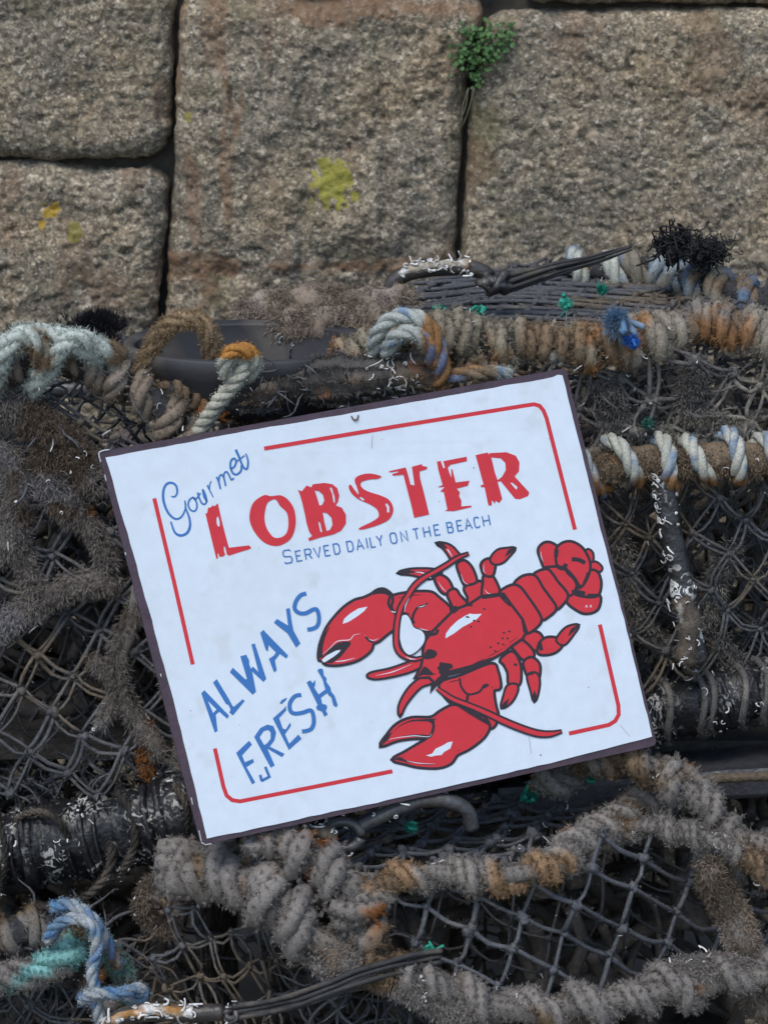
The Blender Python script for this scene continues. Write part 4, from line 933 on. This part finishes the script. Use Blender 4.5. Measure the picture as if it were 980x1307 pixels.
# worn bright edges and chips
mb = MB(); q = spline([SP(129, 590, .0006), SP(126.5, 579, .0006), SP(131, 575.5, .0006), SP(140, 574, .0006)], .001); tube(mb, q, .0006, 5, (.5, .5, .52)); mb.build('worn_corner', M_edge, sign)
for a in ((254, 1060, 257, 1074), (257, 1075, 262, 1078), (262, 1078, 270, 1076.5), (134, 606, 136, 614), (244, 1018, 246, 1027), (205, 860, 206, 864), (719, 500, 720, 503), (160, 705, 161, 709)):
    mb = MB(); tube(mb, spline([SP(a[0], a[1], .0005), SP(a[2], a[3], .0005)], .001), .00045, 5, (.55, .55, .56)); mb.build('paint_chip', M_edge, sign)
# white face laid as a fine mesh so that it follows the sheet
mb = MB(); V = []; plate(mb, inner, .0003, .0009, K_WHITE); mb.build('white_face', M_enamel, sign, smooth=False)

# --- red line border, four pieces
for seg in ([(337, 572.5), (500, 545), (672, 517.3), (681, 516), (688, 518), (693, 524), (697, 534), (715, 605), (733, 676)], [(197, 636), (222, 742), (246, 848)], [(274, 955), (285, 1004), (289, 1015), (296, 1021), (306, 1022.5), (400, 1004), (500, 984)], [(764.5, 797), (788, 900), (788.5, 912), (784, 920), (776, 925), (725, 936)]):
    p = Print(); p.stroke(seg, 5.2, K_RED, smooth=False); p.build('border_line', M_ink)
# --- LOBSTER
p = Print()
p.fill([Z1([(283, 375), (292, 370), (296, 345), (312, 342), (318, 332), (328, 338), (345, 322), (362, 400), (382, 480), (400, 545), (440, 540), (500, 533), (512, 545), (500, 553), (450, 568), (400, 585), (390, 578), (381, 540), (374, 538), (375, 560), (382, 580), (368, 590), (352, 590), (347, 572), (343, 575), (346, 598), (337, 600)]), Z1([(338, 397), (346, 385), (353, 410), (355, 436), (345, 440), (338, 420)])], K_RED)
p.fill([smooth2(Z1([(505, 365), (522, 320), (555, 292), (583, 281), (610, 287), (660, 283), (700, 310), (727, 358), (733, 425), (715, 490), (675, 525), (630, 536), (575, 518), (530, 470), (505, 415)]), True)[:-1].tolist(), smooth2(Z1([(580, 365), (592, 322), (622, 303), (638, 308), (655, 335), (690, 372), (697, 430), (685, 475), (652, 495), (620, 490), (590, 450), (578, 405)]), True)[:-1].tolist()], K_RED)
p.fill([[(380, 625), (385, 627), (391, 619.5), (397, 622), (399, 618), (414, 616.3), (424, 618), (430, 623), (432.5, 632), (431, 640), (428, 645), (436, 648), (441, 657), (441, 668), (435, 677), (425, 682), (408, 686), (394, 690.5), (393.2, 687), (398, 684), (394, 678), (391, 668), (389, 657), (385, 640), (382, 630)],
        Z1([(828, 258), (850, 262), (870, 280), (876, 308), (866, 330), (852, 334), (842, 300)]), Z1([(868, 368), (890, 372), (912, 395), (917, 430), (905, 455), (888, 462), (876, 415)]), Z1([(903, 245), (912, 240), (928, 290), (930, 322), (921, 315), (915, 275)]), Z1([(845, 412), (856, 420), (866, 468), (856, 465)])], K_RED)
p.fill([smooth2(Z2([(113, 183), (135, 163), (180, 155), (231, 167), (215, 179), (180, 182), (145, 192), (140, 210), (165, 232), (230, 254), (268, 275), (285, 315), (268, 358), (225, 382), (180, 397), (140, 406), (134, 398), (190, 370), (219, 348), (214, 318), (185, 295), (130, 270), (98, 242), (86, 215), (95, 205), (112, 228), (130, 248), (125, 222)]), True)[:-1].tolist(), Z2([(248, 290), (258, 287), (268, 305), (267, 328), (257, 330), (256, 308)]), Z2([(132, 262), (140, 258), (158, 270), (150, 277)])], K_RED)
p.fill([Z2([(265, 145), (340, 128), (352, 165), (362, 205), (380, 208), (368, 125), (412, 113), (416, 122), (437, 125), (434, 136), (402, 146), (404, 175), (425, 255), (445, 338), (378, 353), (366, 300), (330, 160), (284, 165), (280, 157), (308, 150), (306, 145), (268, 150)])], K_RED)
p.fill([Z2([(480, 103), (496, 98), (508, 132), (516, 128), (508, 100), (612, 80), (614, 100), (540, 116), (528, 128), (534, 150), (545, 175), (543, 135), (548, 135), (563, 195), (625, 187), (617, 210), (568, 222), (582, 240), (578, 255), (588, 275), (588, 302), (633, 298), (633, 305), (555, 323), (515, 322), (526, 315), (510, 238), (494, 235), (515, 215), (482, 216), (505, 206), (486, 140)])], K_RED)
p.fill([Z2([(652, 73), (706, 61), (712, 70), (716, 64), (790, 60), (832, 76), (848, 105), (846, 145), (826, 168), (892, 240), (886, 256), (850, 270), (828, 268), (765, 190), (750, 192), (771, 268), (757, 287), (741, 276), (738, 290), (724, 273), (724, 298), (709, 297), (692, 216), (675, 216), (676, 206), (688, 205)]), Z2([(722, 83), (765, 88), (785, 108), (787, 140), (770, 170), (750, 185), (738, 150)]), Z2([(806, 196), (815, 195), (840, 215), (834, 228)])], K_RED)
p.build('red_lettering', M_ink)
# --- ALWAYS FRESH
p = Print()
for poly in ([(78, 675), (97, 656), (108, 668), (243, 808), (232, 827), (185, 785), (164, 803), (175, 900), (158, 909)], [(148, 612), (170, 590), (240, 705), (264, 750), (272, 755), (325, 710), (336, 720), (266, 807), (245, 790), (252, 772), (240, 745), (224, 738)],
             [(248, 550), (265, 522), (340, 592), (350, 590), (310, 455), (345, 445), (362, 478), (364, 508), (375, 530), (384, 515), (418, 548), (376, 384), (396, 378), (464, 588), (447, 607), (380, 545), (403, 665), (383, 683)],
             [(428, 315), (448, 297), (460, 312), (594, 450), (582, 467), (545, 440), (515, 478), (526, 538), (510, 550), (480, 470), (510, 450), (522, 432), (478, 388), (474, 425), (462, 418)],
             [(510, 255), (528, 232), (594, 272), (582, 172), (604, 168), (618, 262), (626, 302), (667, 377), (641, 403), (592, 320)],
             [(285, 1030), (362, 957), (379, 980), (320, 1045), (337, 1085), (385, 1065), (391, 1085), (347, 1115), (399, 1205), (380, 1218)],
             [(503, 825), (570, 765), (580, 748), (583, 775), (540, 822), (562, 885), (580, 890), (606, 848), (610, 868), (575, 918), (600, 975), (655, 920), (673, 945), (598, 1012)],
             [(543, 735), (555, 716), (587, 699), (582, 714), (556, 738)],
             [(704, 610), (725, 597), (740, 615), (755, 595), (754, 625), (748, 640), (775, 682), (815, 652), (798, 590), (768, 540), (780, 527), (800, 530), (806, 568), (822, 585), (820, 605), (845, 640), (850, 665), (870, 690), (888, 745), (878, 757), (862, 745), (850, 698), (838, 690), (826, 672), (788, 700), (796, 738), (818, 742), (826, 755), (818, 778), (829, 800), (808, 813), (795, 783), (765, 772), (760, 755), (770, 745)]):
    p.fill([Z3(poly)], K_BLUE)
for q in ([(118, 722), (168, 772), (148, 792)],): p.fill([Z3(q)], K_WHITE)
p.fill([Z3([(392, 935), (428, 882), (470, 861), (506, 870), (522, 908), (512, 955), (484, 992), (572, 1035), (558, 1055), (470, 1004), (514, 1104), (490, 1118)]), Z3([(424, 936), (448, 900), (475, 892), (490, 908), (490, 945), (470, 972), (452, 984)])], K_BLUE)
p.stroke(Z3([(702, 80), (668, 92), (640, 130), (634, 172), (660, 197), (700, 198), (745, 175), (768, 182), (778, 230), (768, 272), (742, 290), (708, 296)]), 5.2, K_BLUE)
p.stroke(Z3([(672, 684), (635, 692), (606, 730), (606, 775), (630, 795), (680, 790), (725, 776), (742, 800), (746, 850), (732, 885), (705, 898), (676, 902)]), 5.2, K_BLUE)
p.stroke(Z3([(428, 1160), (436, 1192), (440, 1194), (482, 1172), (458, 1112)]), 3.6, K_BLUE, smooth=False)
p.build('blue_lettering', M_ink)
# --- Gourmet (script)
p = Print()
p.stroke(Z1([(112, 288), (130, 290), (142, 268), (136, 235), (112, 220), (86, 230), (72, 268), (76, 320), (98, 372), (130, 400), (158, 395), (178, 365), (184, 330), (180, 308)]), 2.6, K_BLUE, taper=[1.8, 2.6, 3.1, 3.4, 2.9, 2.3, 1.6])
p.stroke(Z1([(180, 312), (186, 350), (202, 395), (206, 435), (192, 470), (160, 484), (130, 468), (110, 414)]), 3.0, K_BLUE, taper=[1.6, 2.6, 3.6, 3.4, 2.1])
p.stroke(Z1([(222, 292), (204, 305), (197, 330), (208, 355), (228, 362), (240, 345), (238, 318), (224, 294), (235, 302), (258, 272)]), 2.3, K_BLUE)
p.stroke(Z1([(243, 268), (250, 290), (262, 318), (276, 328), (288, 315), (284, 285), (270, 255), (276, 290), (292, 314)]), 2.3, K_BLUE)
p.stroke(Z1([(292, 232), (304, 258), (322, 292)]), 1.8, K_BLUE, taper=[2.3, 1.4]); p.stroke(Z1([(304, 252), (304, 230), (312, 212)]), 1.6, K_BLUE)
p.stroke(Z1([(338, 190), (350, 218), (358, 252)]), 2.3, K_BLUE); p.stroke(Z1([(350, 215), (352, 190), (364, 180), (376, 200), (384, 236)]), 2.2, K_BLUE); p.stroke(Z1([(374, 196), (376, 174), (388, 165), (400, 180), (412, 205), (425, 196)]), 2.2, K_BLUE)
p.stroke(Z1([(408, 152), (428, 138), (436, 112), (425, 98), (410, 112), (408, 142), (420, 172), (440, 178), (460, 160), (464, 130)]), 2.6, K_BLUE)
p.stroke(Z1([(434, 54), (448, 85), (462, 120), (476, 146), (490, 150), (496, 120), (492, 95), (484, 74)]), 2.6, K_BLUE, taper=[3.4, 2.6, 2.5, 1.8]); p.stroke(Z1([(440, 112), (462, 96), (478, 84)]), 1.8, K_BLUE)
p.build('script_lettering', M_ink)
# --- SERVED DAILY ON THE BEACH
F = {'S': [[(1, .88), (.85, 1), (.15, 1), (0, .85), (0, .62), (.15, .52), (.85, .48), (1, .36), (1, .15), (.85, 0), (.15, 0), (0, .12)]], 'E': [[(1, 1), (0, 1), (0, 0), (1, 0)], [(0, .52), (.8, .52)]], 'R': [[(0, 0), (0, 1), (.8, 1), (1, .85), (1, .62), (.8, .48), (0, .48)], [(.55, .48), (1, 0)]],
     'V': [[(0, 1), (.5, 0), (1, 1)]], 'D': [[(0, 0), (0, 1), (.7, 1), (1, .8), (1, .2), (.7, 0), (0, 0)]], 'A': [[(0, 0), (.5, 1), (1, 0)], [(.2, .34), (.8, .34)]], 'I': [[(.5, 0), (.5, 1)]], 'L': [[(0, 1), (0, 0), (1, 0)]],
     'Y': [[(0, 1), (.5, .5), (1, 1)], [(.5, .5), (.5, 0)]], 'O': [[(.2, 0), (0, .2), (0, .8), (.2, 1), (.8, 1), (1, .8), (1, .2), (.8, 0), (.2, 0)]], 'N': [[(0, 0), (0, 1), (1, 0), (1, 1)]], 'T': [[(0, 1), (1, 1)], [(.5, 1), (.5, 0)]],
     'H': [[(0, 0), (0, 1)], [(1, 0), (1, 1)], [(0, .5), (1, .5)]], 'B': [[(0, 0), (0, 1), (.75, 1), (.95, .85), (.95, .64), (.75, .53), (1, .4), (1, .14), (.8, 0), (0, 0)], [(0, .53), (.75, .53)]], 'C': [[(1, .85), (.8, 1), (.2, 1), (0, .8), (0, .2), (.2, 0), (.8, 0), (1, .15)]]}
p = Print()
rows = [('S', 363.5, 373, 16.5), ('E', 379, 385.5, 13), ('R', 390.5, 398, 13), ('V', 402, 410.5, 13), ('E', 415, 421.5, 13), ('D', 427, 434, 13), ('D', 444, 451, 13), ('A', 455.5, 464, 13), ('I', 467, 471, 13), ('L', 473.5, 479, 13), ('Y', 482, 489, 13),
        ('O', 499, 506.5, 13), ('N', 512.5, 520, 13), ('T', 528, 535.5, 13), ('H', 541.5, 549, 13), ('E', 555, 561.5, 13), ('B', 571.5, 578, 13), ('E', 584, 590.5, 13), ('A', 594, 602, 13), ('C', 606, 612, 13), ('H', 617, 625, 13)]
for ch, x0, x1, ch_h in rows:
    for st_ in F[ch]:
        pts = []
        for a, b in st_:
            x = x0 + a * (x1 - x0); y = 719.3 - (x - 363.5) * .1885; pts.append((x - b * ch_h * .19 * 1.0, y - b * ch_h * .985))
        p.stroke(pts, 1.55, K_BLUE, smooth=False)
p.build('small_lettering', M_ink)

# --- the lobster picture
p = Print(); SM = lambda q: smooth2(q, True, 4)[:-1].tolist()
OUT = 7.4
def limb(q, wd=OUT, sm=True):
    wd = max(wd, 6.2)
    q = SM(q) if sm else q; p.stroke(q, wd, K_INK, smooth=False, closed=True); p.fill([q], K_RED)
def ink(q, wd=2.2, taper=None): p.stroke(q, wd * 1.25, K_INK, taper=None if taper is None else [t * 1.25 for t in taper])
def shine(q, wd=.8): p.stroke(q, wd, K_WHITE, taper=[.2, wd, .2])
# walking legs behind the body
limb(Z4([(785, 64), (830, 68), (868, 86), (896, 116), (915, 145), (870, 156), (845, 122), (818, 88)]), 3.4); shine(Z4([(828, 80), (850, 110), (872, 145)]), 1.6)
limb(Z4([(556, 238), (620, 221), (700, 218), (765, 222), (800, 235), (745, 268), (700, 264), (630, 246)]), 3.4); shine(Z4([(640, 234), (690, 237), (730, 262)]), 1.6)
limb(Z5([(65, 190), (100, 172), (135, 200), (160, 250), (166, 298), (120, 316), (98, 290), (78, 240)])); limb(Z5([(108, 330), (160, 312), (200, 298), (206, 380), (190, 440), (130, 440), (128, 385)]))
limb(Z4([(772, 275), (800, 258), (838, 280), (862, 322), (868, 350), (830, 358), (800, 335)])); limb(Z4([(848, 362), (885, 342), (912, 378), (950, 420), (960, 470), (900, 480), (870, 420)]))
limb(Z5([(222, 262), (245, 256), (266, 264), (290, 305), (304, 345), (298, 375), (222, 380), (214, 345), (220, 300)])); limb(Z5([(208, 190), (232, 165), (262, 162), (278, 180), (276, 215), (264, 250), (232, 248), (218, 235)])); limb(Z5([(262, 155), (300, 108), (350, 97), (398, 95), (372, 130), (330, 172), (282, 182)]), 3.4)
shine(Z5([(82, 245), (98, 290), (125, 308)])); shine(Z5([(218, 190), (216, 225), (228, 240)])); shine(Z5([(222, 335), (240, 358), (262, 362)])); shine(Z4([(785, 290), (812, 330), (835, 350)]))
limb(Z5([(385, 662), (440, 628), (480, 668), (508, 715), (500, 745), (455, 750), (410, 700)])); limb(Z6([(682, 82), (710, 66), (738, 90), (740, 130), (730, 150), (700, 140), (686, 110)])); limb(Z6([(696, 140), (728, 130), (740, 160), (735, 205), (722, 240), (710, 200)]), 3.4)
limb(Z6([(585, 72), (628, 42), (655, 80), (662, 130), (655, 172), (620, 172), (615, 125), (598, 90)])); limb(Z6([(588, 268), (597, 222), (612, 182), (645, 177), (648, 202), (625, 245)]), 3.4); ink(Z6([(636, 90), (650, 94)]), 2.5); ink(Z6([(700, 132), (718, 128)]), 2.5)
limb(Z5([(440, 612), (480, 592), (540, 600), (565, 640), (552, 690), (520, 692), (490, 660)])); limb(Z5([(558, 655), (600, 628), (660, 635), (682, 660), (650, 700), (600, 718), (545, 712)])); limb(Z5([(655, 640), (680, 595), (720, 562), (776, 553), (745, 605), (695, 662)]), 3.4); ink(Z5([(548, 650), (560, 700)]), 4)
for q in (Z4([(785, 64), (810, 72), (840, 95)]), Z4([(556, 238), (600, 232), (650, 232)]), Z5([(398, 95), (372, 110), (345, 140)]), Z5([(776, 553), (745, 580), (720, 615)]), Z6([(722, 240), (722, 222), (722, 200)]), Z6([(588, 268), (600, 255), (615, 235)])): p.stroke(q, 4, K_INK, taper=[2.5, 5.5, 1])
# second claw arm (lower) and claw
limb(Z6([(330, 175), (420, 140), (540, 92), (566, 120), (577, 185), (550, 198), (556, 260), (566, 300), (556, 340), (535, 352), (500, 325), (440, 270), (380, 252)]), sm=True); ink(Z6([(410, 148), (418, 185), (445, 215), (490, 206), (512, 182), (532, 176)]), 2.4); ink(Z6([(445, 215), (440, 246)]), 3); p.stroke(Z6([(500, 190), (528, 174)]), 4.5, K_INK, taper=[1, 6, 3])
limb(Z6([(382, 265), (440, 276), (500, 305), (530, 345), (515, 385), (480, 418), (440, 445), (398, 466), (372, 500), (320, 518), (240, 515), (185, 502), (136, 487), (182, 460), (232, 430), (278, 400), (222, 395), (150, 405), (86, 427), (112, 385), (150, 343), (210, 317), (290, 315), (330, 290)]))
ink(Z6([(286, 316), (302, 345), (290, 385), (262, 402)]), 3); p.stroke(Z6([(285, 322), (305, 335)]), 5, K_INK); shine(Z6([(108, 405), (150, 396), (220, 388), (280, 392), (294, 378)]), 1.1); p.fill([Z6([(270, 470), (296, 462), (310, 442), (340, 428), (362, 415), (381, 412), (372, 440), (346, 455), (335, 468), (312, 470), (292, 475)])], K_WHITE); shine(Z6([(170, 488), (240, 502), (310, 505)]), .9)
p.stroke(Z6([(86, 427), (108, 398), (128, 372)]), 4, K_INK, taper=[1, 5, 1]); p.stroke(Z6([(136, 487), (160, 484), (200, 500)]), 4, K_INK, taper=[1, 5, 1])
# first claw arm and claw
limb(Z4([(500, 388), (545, 372), (600, 362), (650, 356), (742, 358), (790, 392), (835, 430), (864, 465), (850, 500), (805, 542), (770, 577), (735, 583), (690, 577), (642, 560), (628, 518), (600, 492), (560, 485), (528, 478), (505, 455), (494, 420)]))
ink(Z4([(640, 540), (632, 512), (645, 472), (668, 442), (702, 434), (725, 415)]), 2.8, [4, 3, 2.6, 2.4, 2.8, 1]); p.stroke(Z4([(805, 545), (830, 515), (858, 492)]), 5, K_INK, taper=[2, 6, 3]); shine(Z4([(664, 442), (690, 438), (715, 428)]), 1.1); shine(Z4([(640, 560), (690, 574), (735, 582)]), 1)
limb(Z4([(83, 752), (84, 690), (102, 625), (132, 560), (178, 500), (232, 445), (292, 406), (340, 393), (388, 372), (425, 347), (462, 342), (500, 368), (508, 400), (500, 440), (516, 478), (548, 505), (550, 540), (515, 572), (472, 605), (430, 640), (396, 656), (384, 692), (350, 725), (300, 755), (240, 773), (170, 782), (115, 774), (155, 742), (205, 696), (150, 714), (118, 736)]))
p.stroke(Z4([(90, 745), (88, 690), (108, 620), (140, 560)]), 5, K_INK, taper=[6, 4, 1]); p.stroke(Z4([(400, 368), (430, 350), (470, 352), (505, 375)]), 5, K_INK, taper=[1, 6, 6, 3])
p.fill([Z4([(90, 748), (140, 690), (186, 656), (226, 646), (268, 648), (264, 668), (236, 702), (205, 740), (152, 778), (112, 774), (152, 745), (206, 696), (148, 716)])], K_INK); p.fill([Z4([(92, 758), (118, 733), (150, 715), (180, 700), (206, 696), (196, 712), (160, 740), (108, 772)])], K_WHITE)
shine(Z4([(96, 722), (140, 688), (186, 645), (258, 636), (285, 608), (325, 600)]), 1.1); shine(Z4([(350, 610), (372, 632), (400, 640), (432, 628)]), 1.1); ink(Z4([(352, 618), (376, 642), (400, 650)]), 2.2); p.stroke(Z4([(176, 766), (230, 760), (292, 744)]), 1.3, K_WHITE, taper=[.9, 1.3, .2])
p.fill([Z4([(218, 542), (226, 512), (262, 480), (312, 450), (366, 439), (345, 466), (300, 500), (252, 530)])], K_WHITE)
ink(Z4([(500, 378), (490, 420), (506, 452), (530, 478)]), 3); p.stroke(Z4([(508, 465), (525, 473), (535, 466)]), 1.2, K_WHITE)
# feelers near the mouth
limb(Z6([(30, 140), (48, 127), (120, 112), (190, 88), (250, 66), (268, 72), (256, 93), (200, 120), (120, 140), (60, 148)]), 3.0); shine(Z6([(60, 137), (130, 122), (210, 90)]), 1.2)
limb(Z6([(162, 300), (160, 268), (175, 230), (206, 185), (250, 150), (305, 132), (315, 148), (290, 167), (250, 182), (215, 216), (182, 260)]), 3.0)
# tail fan
limb(Z5([(588, 214), (560, 150), (548, 100), (575, 68), (610, 64), (650, 88), (660, 130), (650, 180), (625, 218)])); limb(Z5([(815, 170), (822, 122), (840, 104), (862, 128), (856, 178)]), 3.4); limb(Z5([(838, 196), (880, 178), (914, 205), (906, 226), (870, 236), (835, 222)]), 3.4)
limb(Z5([(720, 385), (745, 360), (820, 362), (900, 375), (896, 440), (862, 468), (810, 472), (760, 446), (722, 415)])); limb(Z5([(820, 235), (880, 232), (903, 270), (907, 320), (888, 368), (820, 372), (755, 350), (780, 290)]))
limb(Z5([(655, 100), (690, 66), (740, 60), (792, 88), (822, 130), (842, 180), (838, 232), (812, 290), (780, 320), (720, 300), (670, 220), (655, 160)]))
# tail segments, from the fan forward
limb(Z5([(585, 225), (620, 210), (690, 215), (740, 262), (768, 310), (745, 355), (705, 365), (650, 300)])); limb(Z5([(518, 262), (545, 235), (592, 224), (620, 250), (655, 300), (695, 345), (710, 378), (690, 412), (645, 450), (605, 405), (560, 330)]))
limb(Z5([(402, 315), (440, 270), (490, 256), (525, 268), (562, 330), (602, 385), (640, 448), (600, 492), (555, 508), (500, 430), (450, 370)])); limb(Z5([(318, 368), (345, 335), (396, 316), (435, 335), (475, 388), (512, 440), (544, 492), (550, 528), (512, 570), (465, 588), (430, 520), (370, 440)]))
for q, wd in (([(740, 156), (785, 162), (820, 180)], 4.4), ([(645, 188), (662, 204), (690, 212), (706, 184)], 4.2), ([(700, 205), (718, 238), (752, 270), (772, 312), (760, 350)], 3.8), ([(835, 236), (828, 262), (812, 296)], 2.4), ([(655, 98), (650, 145)], 2.8), ([(740, 350), (780, 352), (820, 362)], 4.2), ([(832, 372), (900, 372)], 3.4), ([(762, 330), (790, 306)], 3), ([(775, 300), (815, 330), (838, 240)], .01)): ink(Z5(q), wd) if wd > .1 else None
p.stroke(Z5([(706, 186), (708, 200)]), 4.5, K_INK); shine(Z5([(820, 446), (828, 432), (832, 448)]), 1.3); shine(Z5([(845, 446), (853, 432), (858, 446)]), 1.3); shine(Z5([(556, 110), (558, 140), (570, 172)]), 1)
# carapace
body = Z5([(-92, 932), (-75, 885), (-105, 852), (-182, 856), (-150, 800), (-138, 745), (-138, 700), (-125, 650), (-100, 610), (-50, 560), (10, 500), (40, 470), (80, 452), (130, 434), (160, 415), (205, 386), (300, 374), (330, 372), (375, 435), (440, 520), (462, 585), (440, 625), (385, 662), (340, 700), (260, 745), (150, 800), (0, 838), (-60, 880)])
p.stroke(body, OUT, K_INK, smooth=False, closed=True); p.fill([body], K_RED)
p.fill([Z5([(372, 436), (440, 520), (462, 590), (435, 625), (400, 600), (320, 420), (318, 376)])], K_RED)
ink(Z5([(318, 368), (345, 408), (374, 436)]), 3.2, [5, 2.5, 2]); ink(Z5([(440, 508), (452, 545), (465, 592)]), 3.2, [1.5, 3, 5]); ink(Z5([(205, 385), (260, 378), (318, 368)]), 3.4); ink(Z5([(105, 430), (150, 428)]), 3); p.stroke(Z5([(-100, 605), (-70, 600), (-55, 575)]), 4, K_INK)
p.stroke(Z5([(-92, 932), (-60, 878), (0, 836), (80, 815), (150, 799), (210, 772), (262, 744)]), 6, K_INK, taper=[3, 4, 5.5, 6, 7, 6, 2])
p.fill([Z5([(-12, 628), (-8, 598), (20, 560), (60, 522), (108, 492), (135, 480), (150, 484), (204, 482), (176, 512), (160, 522), (138, 535), (90, 560), (40, 598)])], K_WHITE); ink(Z5([(110, 498), (130, 504)]), 1.6)
rd = np.random.default_rng(2)
def blob(x, y, r_, n=12): p.fill([[(x + r_ * (1 + rd.normal(0, .08)) * math.cos(a), y + r_ * .8 * (1 + rd.normal(0, .08)) * math.sin(a)) for a in np.linspace(0, 6.283, n, endpoint=False)]], K_INK)
for x, y in ((220, 453), (185, 527), (158, 522), (140, 558), (335, 595), (368, 587), (328, 627), (358, 628), (302, 657), (333, 663), (257, 680), (283, 703)): blob(570 + x / 4.6667, 680 + y / 4.6667, 1.7, 7)
blob(460 + 290 / 3.2667, 820 + 47 / 3.2667, 8); blob(460 + 345 / 3.2667, 820 + 104 / 3.2667, 8); blob(460 + 368 / 3.2667, 820 + 98 / 3.2667, 4.5); blob(460 + 334 / 3.2667, 820 + 88 / 3.2667, 3); blob(460 + 340 / 3.2667, 820 + 122 / 3.2667, 5); blob(460 + 272 / 3.2667, 820 + 60 / 3.2667, 4); blob(390 + 880 / 4.6667, 680 + 455 / 4.6667, 6); blob(390 + 730 / 4.6667, 680 + 600 / 4.6667, 5)
p.fill([Z6([(232, 142), (262, 98), (276, 104), (300, 128), (315, 130), (290, 136), (262, 134)])], K_INK)
# white gap between arm, feeler and head
q = SM(Z4([(556, 525), (572, 494), (598, 490), (618, 515), (640, 562), (684, 582), (704, 612), (700, 650), (672, 690), (632, 720), (604, 722), (576, 690), (560, 640), (552, 580)])); p.stroke(q, 3.2, K_INK, smooth=False, closed=True); p.fill([q], K_WHITE)
# long feelers on top
a1 = Z4([(968, 122), (900, 150), (830, 195), (760, 235), (700, 268), (645, 315), (598, 385), (565, 440), (545, 510), (536, 590), (538, 670), (560, 715), (600, 742), (650, 752), (690, 742)])
tp = [4.2, 6.8, 7.4, 7.6, 7.8, 8, 8, 8, 8, 8, 8.2, 8, 7, 6, 4]; p.stroke(a1, 7.5, K_INK, taper=[x + 1.6 for x in tp]); p.stroke(a1[:1] + a1[1:], 4, K_RED, taper=[.5, 2.6] + [max(1.2, x - 3.9) for x in tp[2:]])
shine(Z4([(585, 470), (592, 430), (615, 385)]), 1.1); shine(Z4([(590, 735), (622, 750), (652, 750)]), 1.4); shine(Z4([(735, 262), (742, 270)]), 1.4)
a2 = Z6([(315, 190), (350, 215), (385, 237), (450, 262), (520, 292), (600, 330), (680, 362), (740, 379), (790, 380), (836, 369)])
p.stroke(a2, 8, K_INK, taper=[6, 8.5, 9, 9, 10, 11, 11, 11, 9.5, 5.5]); p.stroke(a2, 4.5, K_RED, taper=[2.5, 4, 4, 4.2, 4.8, 5.4, 5.6, 5.6, 4.4, .6])
ink(Z6([(400, 262), (450, 288), (500, 318), (540, 345)]), 2.4, [1, 4, 4, 2]); ink(Z6([(465, 280), (490, 300), (505, 325)]), 3)
p.build('lobster_picture', M_ink)
# scratches and specks of dirt
for a in ([(674, 940), (677, 962)], [(475, 555), (474, 572)], [(790, 925), (803, 940)]): p = Print(); p.stroke(a, .8, (.38, .38, .42), smooth=False); p.build('scratch', M_ink)
for x, y, r_ in ((689, 963.5, 1.2), (750, 877, .8), (604, 597, .9), (243, 907, .8), (330, 700, .5), (560, 640, .6), (700, 560, .6)): p = Print(); p.fill([[(x + r_ * math.cos(a), y + r_ * math.sin(a)) for a in np.linspace(0, 6.283, 7, endpoint=False)]], (.2, .19, .2)); p.build('dirt_speck', M_ink)
mb = MB(); tube(mb, spline([SP(448, 531, .001), SP(451, 536, .002), SP(455, 535, .002), SP(457, 530, .001)], .001), .0007, 6, (.1, .07, .06)); mb.build('fixing_wire', M_edge, sign)
for o in list(bpy.data.objects):
    if '_o' in o: del o['_o']
